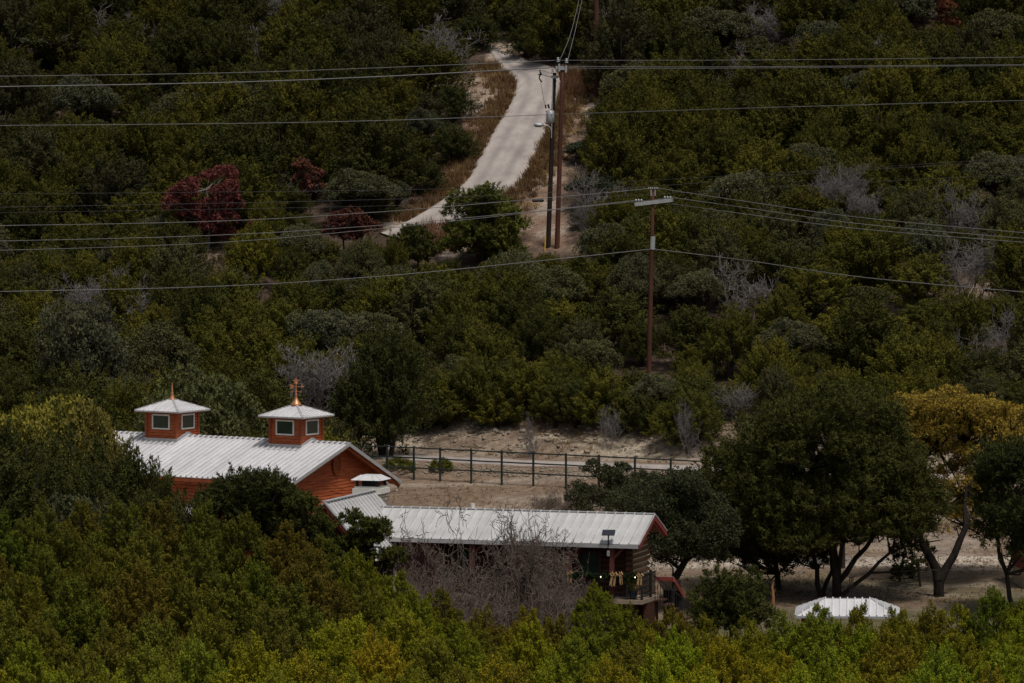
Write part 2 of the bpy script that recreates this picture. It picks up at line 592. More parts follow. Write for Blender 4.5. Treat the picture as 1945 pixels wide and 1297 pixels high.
random.seed(3)
RL = [(905, 84), (930, 99), (946, 126), (972, 150), (979, 168), (966, 203), (941, 243), (915, 292), (886, 344), (838, 382), (772, 422), (720, 446)]
RR = [(935, 92), (962, 105), (1008, 118), (1062, 137), (1068, 164), (1056, 205), (1040, 246), (1018, 296), (990, 345), (938, 396), (856, 440), (790, 470)]
strip('road', [ghit(*p, dmin=345) for p in RL], [ghit(*p, dmin=345) for p in RR], ROADM, sub=14, across=20, off=.16)
# farm track along the foot of the bank
TL, TR = [], []
for x in np.linspace(-30, 30, 16):
    y1, y2 = 317.6 - .45 * max(-25, min(25, x)), 321.2 - .45 * max(-25, min(25, x))
    TL.append((x, y1, 0))
    TR.append((x, y2, 0))
strip('track', TL, TR, ROADM, sub=4, across=4, off=.05)

# ------------------------------------------------------------------ vegetation generators
def rnd_dirs(rg, n):
    v = rg.normal(size=(n, 3))
    return v / (np.linalg.norm(v, axis=1, keepdims=True) + 1e-9)


def unit(v):
    return v / (np.linalg.norm(v, axis=-1, keepdims=True) + 1e-9)


def leaf_tris(P, D, Ls, Ws, rg, Nn=None):
    n = len(P)
    s = unit(np.cross(D, rnd_dirs(rg, n) if Nn is None else Nn))
    V = np.zeros((n, 3, 3))
    V[:, 0] = P - s * Ws[:, None] * .5
    V[:, 1] = P + s * Ws[:, None] * .5
    V[:, 2] = P + D * Ls[:, None]
    return V.reshape(-1, 3)


def tufts(C, A, R, Lt, rg, per, ll, lw, cone=True):
    """sprays: C centres, A unit axes, R radius, Lt length; returns verts and tint"""
    n = len(C)
    idx = np.repeat(np.arange(n), per)
    N = len(idx)
    t = rg.random(N) ** .8
    rad = unit(np.cross(A[idx], rnd_dirs(rg, N)))
    rr = R[idx] * ((np.minimum(1, t * 4 + .35) * (1 - t) ** .6) if cone else np.sqrt(np.clip(1 - (2 * t - 1) ** 2, 0, 1))) * (.72 + .28 * rg.random(N))
    P = C[idx] + A[idx] * (t * Lt[idx])[:, None] + rad * rr[:, None]
    if cone:
        Nn = unit(rad * (1.15 - t)[:, None] + A[idx] * (1.3 * t - .15)[:, None] + rg.normal(size=(N, 3)) * .30)
        D = A[idx] + rg.normal(size=(N, 3)) * .55
        D = unit(D - Nn * ((D * Nn).sum(1, keepdims=True) - .35))
    else:
        Nn = unit(rad * 1.0 + A[idx] * (2 * t - 1)[:, None] + rg.normal(size=(N, 3)) * .42)
        D = rg.normal(size=(N, 3)) + [0, 0, .3]
        D = unit(D - Nn * ((D * Nn).sum(1, keepdims=True) - .3))
    Ls = ll * (.6 + .8 * rg.random(N))
    Ws = lw * (.6 + .8 * rg.random(N))
    tv = np.clip((.05 + .42 * t + .38 * rg.random(n)[idx] ** 1.3) + .2 * (rg.random(N) - .5), 0, 1)  # rises toward the tips: fresh growth plus painted light and shade
    return leaf_tris(P, D, Ls, Ws, rg, Nn), np.repeat(tv, 3)


def crown_mesh(name, V, T):
    return mesh_np(name, V, np.arange(len(V)).reshape(-1, 3), LEAF, tint=T)


def limbs(paths, n=5, seed=0):
    """paths: list of (list of points, r0, r1)"""
    P0, P1, R0, R1 = [], [], [], []
    for pts, r0, r1 in paths:
        k = len(pts) - 1
        for i in range(k):
            a, b = np.array(pts[i], float), np.array(pts[i + 1], float)
            P0.append(a)
            P1.append(b + (b - a) * .06)
            R0.append(r0 + (r1 - r0) * i / k)
            R1.append(r0 + (r1 - r0) * (i + 1) / k)
    return segs(P0, P1, R0, R1, n)


def juniper(seed, H, R, lobes, per_lobe, per, ll, lw, pointy=.6, tuft=.45, low=.08, stems=3, dead=0):
    rg = np.random.default_rng(seed)
    C, A, RR, LL = [], [], [], []
    paths = []
    st = [(rg.normal() * .12, rg.normal() * .12) for _ in range(stems)]
    for i in range(lobes):
        ang = i * 2.399 + rg.random() * .8
        rho = R * .72 * math.sqrt((i + .3) / lobes)
        cx, cy = rho * math.cos(ang), rho * math.sin(ang)
        top = H * (1 - .42 * (rho / R) ** 1.6) * (.86 + .14 * rg.random()) if i else H
        bot = H * (low + .22 * rg.random()) * (1 if rho > .4 * R else 1.8)
        rl = R * (.30 + .16 * rg.random())
        h = top - bot
        v = rg.random(per_lobe) ** .8
        th = rg.random(per_lobe) * 2 * math.pi
        pr = (1 - v) ** pointy * (.55 + .45 * np.minimum(v / .3, 1))
        wob = 1 + .28 * np.sin(th * 3 + seed + v * 5)
        x = cx * (.75 + .25 * (1 - v)) + np.cos(th) * rl * pr * wob
        y = cy * (.75 + .25 * (1 - v)) + np.sin(th) * rl * pr * wob
        z = bot + v * (h - tuft * .6)
        c = np.stack([x, y, z], 1)
        out = np.stack([x, y, np.zeros_like(x)], 1)
        out = unit(out) * .55 + np.stack([np.cos(th), np.sin(th), np.zeros_like(th)], 1) * .55
        a = unit(out + np.stack([v * 0, v * 0, .45 + 1.5 * v], 1) + rg.normal(size=c.shape) * .28)
        C.append(c)
        A.append(a)
        RR.append(tuft * (.34 + .2 * rg.random(per_lobe)))
        LL.append(tuft * (.8 + .9 * rg.random(per_lobe)))
        s = st[i % stems]
        mid = (s[0] + cx * .45, s[1] + cy * .45, bot + h * .2)
        paths.append(([(s[0] * 1.0, s[1] * 1.0, -.3), (s[0] * 1.5 + cx * .12, s[1] * 1.5 + cy * .12, bot * .5 + .2), mid, (cx * .85, cy * .85, bot + h * .55), (cx * .8, cy * .8, bot + h * .9)], .035 * H * .55, .02))
        for k in range(3 + dead):
            zz = bot + h * (.1 + .6 * rg.random())
            a2 = rg.random() * 6.28
            q = (cx * .8 + math.cos(a2) * rl * .85, cy * .8 + math.sin(a2) * rl * .85, zz + .3)
            paths.append(([(cx * .6, cy * .6, zz - .2), ((cx * .6 + q[0]) / 2, (cy * .6 + q[1]) / 2, zz + .1), q], .03, .008))
    V, T = tufts(np.concatenate(C), np.concatenate(A), np.concatenate(RR), np.concatenate(LL), rg, per, ll, lw)
    tv, tf = limbs(paths)
    return crown_mesh('crown', V, T), mesh_np('trunk', tv, tf, BARK)


def roundtree(seed, H, R, blobs, per_blob, per, ll, lw, low=.25):
    """oak like crown of leafy clusters"""
    rg = np.random.default_rng(seed)
    C, A, RR, LL, paths = [], [], [], [], []
    for i in range(blobs):
        d = rnd_dirs(rg, 1)[0]
        d[2] = abs(d[2]) * 1.1 - .25
        q = .72 * rg.random() ** .4
        c0 = np.array([d[0] * R * q, d[1] * R * q, H * (low + (1 - low) * .5) + d[2] * H * (1 - low) * .5 * q])
        rb = R * (.22 + .16 * rg.random())
        dd = rnd_dirs(rg, per_blob)
        dd[:, 2] = np.abs(dd[:, 2]) * .9 - .2
        C.append(c0 + dd * rb)
        A.append(unit(dd + np.array([0, 0, .5])))
        RR.append(np.full(per_blob, rb * .38))
        LL.append(np.full(per_blob, rb * .55))
        paths.append(([(0, 0, -.3), (rg.normal() * .1, rg.normal() * .1, H * .18), tuple(c0 * .5 + np.array([0, 0, H * .12])), tuple(c0)], .03 * H, .02))
    V, T = tufts(np.concatenate(C), np.concatenate(A), np.concatenate(RR), np.concatenate(LL), rg, per, ll, lw, cone=False)
    tv, tf = limbs(paths)
    return crown_mesh('crown', V, T), mesh_np('trunk', tv, tf, BARK)


def bare(seed, H, spread, stems=3, lev=4, kids=(6, 5, 5, 4), r0=.07, gnarl=.25, mat=TWIGGREY, up=.35, rmin=.007):
    rg = np.random.default_rng(seed)
    P0, P1, R0, R1 = [], [], [], []

    def grow(p, d, L, r, lv):
        n = 5 if lv < 2 else 4
        q = p.copy()
        nodes = []
        for i in range(n):
            d = unit(d + rg.normal(size=3) * gnarl + np.array([0, 0, up * .25]))
            q2 = q + d * L / n
            ra, rb = r * (1 - .55 * i / n), r * (1 - .55 * (i + 1) / n)
            P0.append(q); P1.append(q2 + d * L / n * .05); R0.append(max(ra, rmin)); R1.append(max(rb, rmin * .8))
            q = q2
            nodes.append((q.copy(), d.copy(), rb))
        if lv + 1 >= lev:
            return
        for k in range(kids[lv]):
            qq, dq, rr = nodes[int(rg.integers(1 if lv == 0 else 0, n))]
            nd = unit(dq * .55 + rnd_dirs(rg, 1)[0] * .95 + np.array([0, 0, up * .5]))
            grow(qq, nd, L * (.42 + .25 * rg.random()), max(rr * .62, rmin), lv + 1)
    for s in range(stems):
        a = s * 6.283 / stems + rg.random()
        d = unit(np.array([math.cos(a) * spread, math.sin(a) * spread, 1.0]))
        grow(np.array([math.cos(a) * .1, math.sin(a) * .1, -.3]), d, H * .62, r0, 0)
    V, F = segs(P0, P1, R0, R1, 3)
    zt = V[:, 2].max()
    V[:, 2] *= H / zt
    return mesh_np('branches', V, F, mat), len(F)


def tree_from(name, meshes, loc, sx, sz, rz, color, label, cat, group=None):
    root = empty(name, loc, rz)
    root.scale = (sx, sx, sz)
    tag(root, label, cat, group)
    for nm, me in zip(('crown', 'trunk'), meshes):
        o = bpy.data.objects.new(nm, me)
        o.color = (*color, 1)
        link(o, root)
    return root


def poly_tree(name, seed, poly, d, depth, nb, rb, color, label, cat, trunks, per_blob=26, per=46, ll=.16, lw=.06, cone=True, group=None, barkmat=BARK, holes=0.0, extra=None, base=None, branchy=True):
    """a tree whose leafy clusters fill an outline (pixels at distance d) with real depth; trunks are pixel polylines (px,py,dd,r)"""
    rg = np.random.default_rng(seed)
    xs, ys = [p[0] for p in poly], [p[1] for p in poly]
    sc_ = d / FPX
    C0 = []
    tries = 0
    while len(C0) < nb and tries < nb * 60:
        tries += 1
        a, b = rg.uniform(min(xs), max(xs)), rg.uniform(min(ys), max(ys))
        rpx = rb / sc_ * .42
        ok = all(in_poly(np.array([a + rpx * math.cos(q)]), np.array([b + rpx * .8 * math.sin(q)]), poly)[0] for q in np.linspace(0, 5.5, 8))
        if not ok:
            continue
        mx = (min(xs) + max(xs)) / 2
        f = 1 - (abs(a - mx) / ((max(xs) - min(xs)) / 2)) ** 2
        dd = rg.uniform(-1, 1) * depth * math.sqrt(max(f, .1))
        C0.append(np.array(pt(a, b, d + dd)))
    C0 = np.array(C0)
    if base is None:
        bx = trunks[0][0][0]
        bp = pt(trunks[0][0][0], trunks[0][0][1], d + trunks[0][0][2])
        base = Vector((bp.x, bp.y, min(bp.z, gz(bp.x, bp.y))))
    B = np.array(base)
    C, A, RR, LL, paths = [], [], [], [], []
    for c0 in C0:
        r = rb * (.7 + .6 * rg.random())
        dd = rnd_dirs(rg, per_blob)
        dd[:, 2] = np.abs(dd[:, 2]) * 1.15 - .35
        C.append(c0 + dd * r * np.array([1, 1, .8]))
        A.append(unit(dd + np.array([0, 0, .75 if cone else .4]) + rg.normal(size=dd.shape) * .2))
        RR.append(np.full(per_blob, r * (.26 if cone else .36)))
        LL.append(np.full(per_blob, r * (.80 if cone else .5)) * (.7 + .6 * rg.random(per_blob)))
    V, T = tufts(np.concatenate(C), np.concatenate(A), np.concatenate(RR), np.concatenate(LL), rg, per, ll, lw, cone=cone)
    tp = []
    ends = []
    for tr in trunks:
        pts = [np.array(pt(a, b, d + e)) for a, b, e, r in tr]
        if tr is trunks[0] or abs(tr[0][1] - trunks[0][0][1]) < 12:
            pts[0][2] = min(pts[0][2], gz(pts[0][0], pts[0][1]) - .1)
        for i in range(len(pts) - 1):
            # smooth taper with a little wander
            m_ = (pts[i] + pts[i + 1]) / 2 + rg.normal(size=3) * .05
            tp.append(([pts[i], m_], tr[i][3], (tr[i][3] + tr[i + 1][3]) / 2))
            tp.append(([m_, pts[i + 1]], (tr[i][3] + tr[i + 1][3]) / 2, tr[i + 1][3]))
        ends += pts[1:]
    if branchy and ends:
        E = np.array(ends)
        for c0 in C0:
            w = np.linalg.norm(E - c0, axis=1) + 1.2 * np.maximum(E[:, 2] - c0[2], 0)
            e = E[int(np.argmin(w))]
            mm = e * .5 + c0 * .5 + rg.normal(size=3) * .15 - np.array([0, 0, .1])
            tp.append(([e, mm, c0], .055, .018))
            for k in range(2):
                tp.append(([c0 - np.array([0, 0, .1]), c0 + rnd_dirs(rg, 1)[0] * rb * .9], .018, .006))
    tv, tf = limbs(tp, 6)
    root = empty(name, base)
    tag(root, label, cat, group)
    cr = bpy.data.objects.new('crown', crown_mesh('crown', V - B, T))
    cr.color = (*color, 1)
    link(cr, root)
    link(bpy.data.objects.new('trunk', mesh_np('trunk', tv - B, tf, barkmat)), root)
    return root


# ------------------------------------------------------------------ BARN
def roof_slope(parent, x0, x1, y0, z0, y1, z1, mat, wpanel, ribs, ribh=.03, ribw=.05, thick=.03, name='roof_panel'):
    """metal sheets, each a piece of its own, from the ridge (y0,z0) to the eave (y1,z1)"""
    n = max(1, round((x1 - x0) / wpanel))
    w = (x1 - x0) / n
    L = math.hypot(y1 - y0, z1 - z0)
    dy, dz = (y1 - y0) / L, (z1 - z0) / L
    nv = Vector((0, -dz, dy)) if dy > 0 else Vector((0, dz, -dy))
    nv = Vector((0, nv.y, abs(nv.z)))
    nv = Vector((0, -dz * (1 if dy > 0 else -1), abs(dy)))
    a, b = Vector((0, y0, z0)), Vector((0, y1, z1))
    mb = MB()
    g = .004

    def slab(xa, xb, lo, hi):
        p = [a + Vector((xa, 0, 0)) + nv * lo, a + Vector((xb, 0, 0)) + nv * lo, b + Vector((xb, 0, 0)) + nv * lo, b + Vector((xa, 0, 0)) + nv * lo]
        mb.prism(p, nv * (hi - lo))
    slab(g, w - g, -thick, 0)
    for k in range(ribs):
        c = (k + .5) * w / ribs if ribs > 1 else ribw * .5 + g
        slab(c - ribw / 2, c + ribw / 2, .001, ribh)
    me = mb.mesh(name, mat)
    for i in range(n):
        o = link(bpy.data.objects.new(name, me), parent)
        o.location = (x0 + i * w, 0, .003 * ((i * 7) % 3))


TH = math.radians(33)
BO = pt(663, 842, 268)
zr = BO.z
BG = gz(BO.x, BO.y)
barn = empty('barn', (BO.x, BO.y, 0), -TH)
tag(barn, 'red cedar barn with white metal roof and two window cupolas', 'barn')
RZ, YN, YF, ZN, ZF, BL = zr, -4.6, 4.4, zr - 1.56, zr - 2.10, -17.0
roof = MB().box(((BL + 0) / 2, 0, RZ + .015), (-BL, .34, .04)).bar((BL, 0, RZ + .045), (.02, 0, RZ + .045), .12, .03)
roof = roof.build('roof', TRIM, barn)
roof_slope(roof, BL, -.02, -.03, RZ, YN, ZN, ROOF, .92, 3, .08, .09)
roof_slope(roof, BL, -.02, .03, RZ, YF, ZF, ROOF, .92, 3, .035, .055)
# rake trims and soffits
mb = MB()
mb.bar((.02, 0, RZ - .05), (.02, YN, ZN - .05), .05, .15)
mb.bar((.025, 0, RZ - .052), (.025, YF, ZF - .052), .05, .16)
mb.build('rake_trim', TRIM, barn)
mb = MB()
mb.bar((-.1, -.02, RZ - .20), (-.1, YN + .06, ZN - .2), .08, .13)
mb.bar((-.1, .02, RZ - .205), (-.1, YF - .06, ZF - .2), .08, .17)
mb.build('barge_board', CEDARD, barn)
mb = MB()
mb.prism([(-.62, .05, RZ - .10), (-.14, .05, RZ - .10), (-.14, YF - .05, ZF - .10), (-.62, YF - .05, ZF - .10)], (0, 0, -.03))
mb.prism([(-.62, -.05, RZ - .10), (-.14, -.05, RZ - .10), (-.14, YN + .05, ZN - .10), (-.62, YN + .05, ZN - .10)], (0, 0, -.03))
mb.prism([(BL, YN + .05, ZN - .09), (-.62, YN + .05, ZN - .09), (-.62, -3.85, ZN + .16), (BL, -3.85, ZN + .16)], (0, 0, -.03))
mb.build('soffit', SOFFIT, barn)
MB().box(((BL) / 2, YN + .03, ZN - .13), (-BL - .1, .04, .17)).build('fascia_board', CEDARD, barn)
# walls of overlapping wavy edged boards
rg = random.Random(5)


def gable_boards(x, ya, yb, z0, ridge_z, pn, pf, bh=.145):
    mb = MB()
    z = z0
    while z < ridge_z - .12:
        zt = z + bh
        a, b = ya, yb
        lim_n = -(ridge_z - .13 - z) / pn
        lim_f = (ridge_z - .13 - z) / pf
        a, b = max(a, lim_n), min(b, lim_f)
        if b - a < .1:
            break
        nseg = max(2, int((b - a) / .45))
        for k in range(nseg):
            y0, y1 = a + (b - a) * k / nseg, a + (b - a) * (k + 1) / nseg
            w0 = .028 * math.sin(y0 * 2.3 + z * 9) + .016 * math.sin(y0 * 6.1 + z * 23)
            w1 = .028 * math.sin(y1 * 2.3 + z * 9) + .016 * math.sin(y1 * 6.1 + z * 23)
            o = .045
            vs = [(x, y0, z + w0), (x, y1, z + w1), (x, y1, zt + .04), (x, y0, zt + .04),
                  (x + o, y0, z + w0), (x + o, y1, z + w1), (x + .008, y1, zt + .04), (x + .008, y0, zt + .04)]
            mb.add(vs, [(0, 1, 2, 3)[::-1], (4, 5, 6, 7), (0, 1, 5, 4), (0, 4, 7, 3), (1, 2, 6, 5), (3, 7, 6, 2)])
        z = zt
    return mb


mb = gable_boards(-.6, -3.9, 3.9, 1.0, RZ, .339, .477)
o = mb.build('siding', CEDAR, barn)
tag(o, kind='stuff')
MB().prism([(-.62, -3.9, BG - 1), (-.62, 3.9, BG - 1), (-.62, 3.9, ZF + .05), (-.62, 0, RZ - .14), (-.62, -3.9, ZN + .08)], (-.1, 0, 0)).build('wall', CEDARD, barn)
mb = MB()
mb.box((BL / 2 - .3, -3.85, (ZN + BG - .8) / 2), (-BL - .7, .08, ZN - BG + .9))
z = BG
while z < ZN - .1:
    mb.bar((BL + .05, -3.91, z), (-.64, -3.91, z), .02, .12)
    z += .16
mb.build('wall', CEDAR, barn)
MB().box((BL / 2 - .3, 3.85, (ZF + BG) / 2 - .3), (-BL - .7, .08, ZF - BG + .6)).build('wall', CEDAR, barn)
MB().box((-.60, -3.92, (ZN + BG) / 2 - .1), (.14, .14, ZN - BG)).box((-.60, 3.92, (ZF + BG) / 2 - .1), (.14, .14, ZF - BG)).build('corner_trim', CEDARD, barn)
# oval louvred vent
vz, vy = RZ - 1.02, -.32
vent = MB()
ring = []
for k in range(20):
    a = 2 * math.pi * k / 20
    ring.append((-.53, vy + .30 * math.cos(a), vz + .44 * math.sin(a)))
vent.prism(ring, (.03, 0, 0))
vent = vent.build('oval_vent', CEDARD, barn)
mb = MB()
for k in range(7):
    zz = vz - .33 + k * .11
    hw = .25 * math.sqrt(max(0, 1 - ((zz - vz) / .40) ** 2))
    mb.box((-.475, vy, zz), (.03, 2 * hw, .05), ry=.5)
tag(mb.build('louvre', CEDAR, vent), kind='stuff')
mb = MB()
for k in range(24):
    a0, a1 = 2 * math.pi * k / 24, 2 * math.pi * (k + 1) / 24
    mb.bar((-.47, vy + .30 * math.cos(a0), vz + .44 * math.sin(a0)), (-.47, vy + .30 * math.cos(a1), vz + .44 * math.sin(a1)), .05, .06)
mb.build('vent_frame', CEDARD, vent)
# gutter and downpipe at the far corner
mb = MB()
mb.tube([(-.12, YF + .03, ZF - .18), (-.12, YF - .25, ZF - .42), (-.5, 4.02, ZF - .55), (-.5, 4.02, BG)], .045, 6)
mb.build('downpipe', TRIM, barn)
# low porch roof glimpsed through the junipers
pr = MB().box((-10.5, -5.0, 3.9), (9.0, .10, .14)).build('porch_roof', TRIM, barn)
roof_slope(pr, -15.0, -4.6, -3.95, 4.55, -7.3, 3.55, ROOF, .92, 3)
mb = MB()
for x in (-14.6, -11.4, -8.2, -5.0):
    mb.box((x, -7.0, (3.55 + BG) / 2), (.16, .16, 3.5 - BG))
mb.build('porch_frame', CEDARD, barn)


def cupola(xc, vane):
    c, e = .87, 1.30
    z0, zt, za = RZ - .30, zr + 1.17, zr + 1.74
    root = MB().box((xc, 0, (z0 + zt) / 2), (2 * c - .06, 2 * c - .06, zt - z0 + .1)).build('cupola', CEDARD, barn)
    # log boards
    mb = MB()
    z = z0 + .02
    while z < zt - .02:
        for sx in (-1, 1):
            mb.bar((xc - c - .03, sx * c, z + .07), (xc + c + .03, sx * c, z + .07), .05, .125)
            mb.bar((xc + sx * (c + .003), -c - .03, z + .075), (xc + sx * (c + .003), c + .03, z + .075), .05, .12)
        z += .145
    tag(mb.build('siding', CEDAR, root), kind='stuff')
    mb = MB()
    for sx in (-1, 1):
        for sy in (-1, 1):
            mb.box((xc + sx * (c + .01), sy * (c + .01), (z0 + zt) / 2), (.13, .13, zt - z0))
    mb.build('corner_post', CEDARD, root)
    # windows
    wz = (z0 + zt) / 2 + .25
    for ax in (0, 1):
        for sg in (-1, 1):
            ww, wh = .98, .66

            def P(u, w, o):
                return (xc + u, sg * (c + o), wz + w) if ax == 0 else (xc + sg * (c + o), u, wz + w)
            fr = MB()
            for (u0, w0, u1, w1) in ((-ww / 2, -wh / 2, ww / 2, -wh / 2), (-ww / 2, wh / 2, ww / 2, wh / 2)):
                fr.bar(P(u0 - .035, w0, .05), P(u1 + .035, w1, .05), .06, .07)
            for u0 in (-ww / 2, ww / 2):
                fr.bar(P(u0, -wh / 2 + .03, .05), P(u0, wh / 2 - .03, .05), .06, .07, up=(0, 1, 0) if ax else (1, 0, 0))
            fr.build('window', WHITE, root)
            gl = MB().box(P(0, 0, .03), (ww, .03, wh) if ax == 0 else (.03, ww, wh))
            gl.build('pane', GLASS, root)
    # flashing skirt
    fl = MB()
    for sg in (-1, 1):
        pass
    pn = (RZ - ZN) / abs(YN)
    yy = c + .06
    fl.box((xc, -yy, RZ - pn * yy + .10), (2 * c + .2, .05, .22))
    fl.box((xc, -yy - .13, RZ - pn * (yy + .13) + .03), (2 * c + .3, .24, .035), rx=pn)
    for sx in (-1, 1):
        fl.bar((xc + sx * (c + .07), -yy, RZ - pn * yy + .11), (xc + sx * (c + .07), 0, RZ + .11), .05, .2)
        fl.bar((xc + sx * (c + .072), yy, RZ - .477 * yy + .11), (xc + sx * (c + .072), 0, RZ + .112), .05, .2)
    fl.build('flashing', TRIM, root)
    # pyramid roof: four faces with ribs
    ez = zt + .04
    rf = MB()
    rf.prism([(xc - e + .06, -e + .06, ez - .1), (xc + e - .06, -e + .06, ez - .1), (xc + e - .06, e - .06, ez - .1), (xc - e + .06, e - .06, ez - .1)], (0, 0, .08))
    rf.build('eave_board', SOFFIT, root)
    cor = [Vector((xc - e, -e, ez)), Vector((xc + e, -e, ez)), Vector((xc + e, e, ez)), Vector((xc - e, e, ez))]
    ap = Vector((xc, 0, za))
    for k in range(4):
        a, b = cor[k], cor[(k + 1) % 4]
        mb = MB()
        nrm = (b - a).cross(ap - a).normalized()
        mb.prism([a, b, ap], nrm * .02)
        for j in range(1, 9):
            f = j / 9.0
            p = a.lerp(b, f)
            t = 1 - abs(2 * f - 1)
            m_ = (a + b) / 2
            q = p + (ap - m_) * t * .96
            if (q - p).length > .15:
                mb.bar(p + nrm * .03, q + nrm * .03, .03, .03, up=nrm)
        mb.build('cupola_roof', ROOF, root)
    mb = MB()
    for k in range(4):
        mb.bar(cor[k] + Vector((0, 0, .03)), ap + Vector((0, 0, .04)), .09, .03)
    for k in range(4):
        mb.bar(cor[k] - Vector((0, 0, .02)), cor[(k + 1) % 4] - Vector((0, 0, .02)), .03, .06)
    mb.build('hip_cap', TRIM, root)
    # copper finial
    if vane:
        prof = [(0, .30), (.10, .225), (.22, .14), (.36, .07), (.48, .04), (.50, .06), (.53, .04), (.62, .026), (.70, .038), (.73, .022), (.92, .016), (.96, .032), (1.0, .02), (1.12, .015)]
    else:
        prof = [(0, .17), (.08, .13), (.2, .085), (.30, .055), (.33, .075), (.37, .05), (.46, .04), (.49, .058), (.53, .036), (.72, .022), (.82, .012), (.86, .004)]
    base = za - .06
    mb = MB()
    mb.tube([(xc, 0, base + h) for h, r in prof], [r for h, r in prof], 14)
    fi = mb.build('finial', COPPER, root, smooth=True)
    if vane:
        # weathervane: arrow, compass arms and star
        ca, sa = math.cos(TH), math.sin(TH)
        dx = Vector((ca, sa, 0))       # across the view
        o_ = Vector((xc, 0, base))
        mb = MB()
        mb.bar(o_ - dx * .30 + Vector((0, 0, .90)), o_ + dx * .24 + Vector((0, 0, .90)), .02, .025)
        q = o_ - dx * .32 + Vector((0, 0, .90))
        mb.prism([q + Vector((0, 0, -.12)), q + dx * .2 + Vector((0, 0, -.08)), q + dx * .2 + Vector((0, 0, .08)), q + Vector((0, 0, .12)), q + dx * .07], dx.cross(Vector((0, 0, 1))) * .02)
        q = o_ + dx * .24 + Vector((0, 0, .90))
        mb.prism([q + Vector((0, 0, -.07)), q + dx * .16, q + Vector((0, 0, .07))], dx.cross(Vector((0, 0, 1))) * .02)
        dy = Vector((-sa, ca, 0))
        for d_ in (dx, dy):
            mb.bar(o_ - d_ * .2 + Vector((0, 0, .66)), o_ + d_ * .2 + Vector((0, 0, .66)), .018, .018)
            for sg in (-1, 1):
                q = o_ + d_ * .22 * sg + Vector((0, 0, .66))
                mb.bar(q - Vector((0, 0, .05)), q + Vector((0, 0, .05)), .07, .02)
        mb.build('weathervane', COPPER, root)
        mb = MB()
        star = []
        for k in range(10):
            r = .19 if k % 2 == 0 else .08
            a = math.pi / 2 + k * math.pi / 5
            star.append(o_ + dx * (r * math.cos(a)) + Vector((0, 0, 1.16 + r * math.sin(a))))
        mb.prism(star, dy * .03)
        mb.build('star', COPPER, root)


# cupolas are sub-assemblies of the barn; their pieces hang one level down
cupola(-10.35, False)
cupola(-3.05, True)

# ------------------------------------------------------------------ LOG CABIN
TC = math.radians(18)
CO = pt(1243, 976, 255)
cab = empty('log_cabin', (CO.x, CO.y, 0), -TC)
tag(cab, 'long log cabin with grey metal roof, red trim and raised porch behind bare brush', 'cabin')
CR = CO.z
YN2, YF2 = -2.5, 1.9
ZN2, ZF2 = CR - 1.17, CR - .89
CL = -14.2
roof = MB().box((CL / 2, 0, CR + .012), (-CL, .26, .035)).build('roof', TRIM, cab)
roof_slope(roof, CL, -.02, -.03, CR, YN2, ZN2, ROOFGREY, .44, 1, .065, .035)
roof_slope(roof, CL, -.02, .03, CR, YF2, ZF2, ROOFGREY, .44, 1, .045, .03)
MB().box((CL / 2, YN2 + .0, ZN2 - .11), (-CL - .02, .10, .15)).build('gutter', TRIM, cab)
mb = MB()
mb.bar((.02, .02, CR - .02), (.02, YN2, ZN2 - .02), .05, .06)
mb.bar((.024, .02, CR - .022), (.024, YF2, ZF2 - .022), .05, .06)
mb.build('rake_trim', TRIM, cab)
mb = MB()
mb.bar((0.0, .03, CR - .15), (0.0, YN2 + .04, ZN2 - .15), .07, .20)
mb.bar((0.0, -.02, CR - .155), (0.0, YF2 - .02, ZF2 - .16), .072, .22)
mb.bar((-.06, -.02, CR - .33), (-.06, YF2 - .25, ZF2 - .22), .072, .16)
mb.build('barge_board', REDTRIM, cab)
mb = MB()
mb.prism([(CL, -.02, CR - .07), (-.1, -.02, CR - .07), (-.1, YN2 + .08, ZN2 - .06), (CL, YN2 + .08, ZN2 - .06)], (0, 0, -.03))
mb.prism([(CL, .02, CR - .072), (-.1, .02, CR - .072), (-.1, YF2 - .05, ZF2 - .07), (CL, YF2 - .05, ZF2 - .07)], (0, 0, -.03))
mb.build('soffit', SOFFIT, cab)
DZ = 1.58            # deck height
XE, YW, YB = -.82, -1.30, 1.40
# log walls: every log a piece of its own
lh = .245
nl = 10
logm = MB().tube([(0, 0, 0), (1, 0, 0)], .128, 10).mesh('log', LOG, smooth=False)
logd = MB().tube([(0, 0, 0), (1, 0, 0)], .128, 8).mesh('log', SHADELOG, smooth=False)
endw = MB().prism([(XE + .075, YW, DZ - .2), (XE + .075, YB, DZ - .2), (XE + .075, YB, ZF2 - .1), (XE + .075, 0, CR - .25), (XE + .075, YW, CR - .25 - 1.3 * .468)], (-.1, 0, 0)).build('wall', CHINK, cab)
endw['label'] = 'log end wall with pale chinking'
for k in range(nl + 3):
    z = DZ + .05 + k * lh
    lo, hi = YW - .18, YB + .18
    top = CR - .42
    if z > top:
        break
    lim_n, lim_f = -(CR - .35 - z) / .468, (CR - .35 - z) / .468
    lo, hi = max(lo, lim_n), min(hi, lim_f)
    o = link(bpy.data.objects.new('log', logm), endw)
    o.location = (XE + .03, lo, z)
    o.rotation_euler = (0, 0, math.pi / 2)
    o.scale = (hi - lo, .95, .72)
frontw = MB().box(((XE - 9.6) / 2, YW + .05, DZ + 1.25), (9.6 + XE, .08, 2.7)).build('wall', SHADECHINK, cab)
frontw['label'] = 'shaded log wall under the porch roof'
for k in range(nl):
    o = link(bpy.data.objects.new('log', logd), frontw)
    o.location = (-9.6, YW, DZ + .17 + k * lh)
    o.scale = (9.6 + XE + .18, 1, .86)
# back and left walls
MB().box(((CL + XE) / 2 + .2, YB, DZ + 1.2), (-CL + XE - .4, .1, 2.7)).build('wall', MAROON, cab)
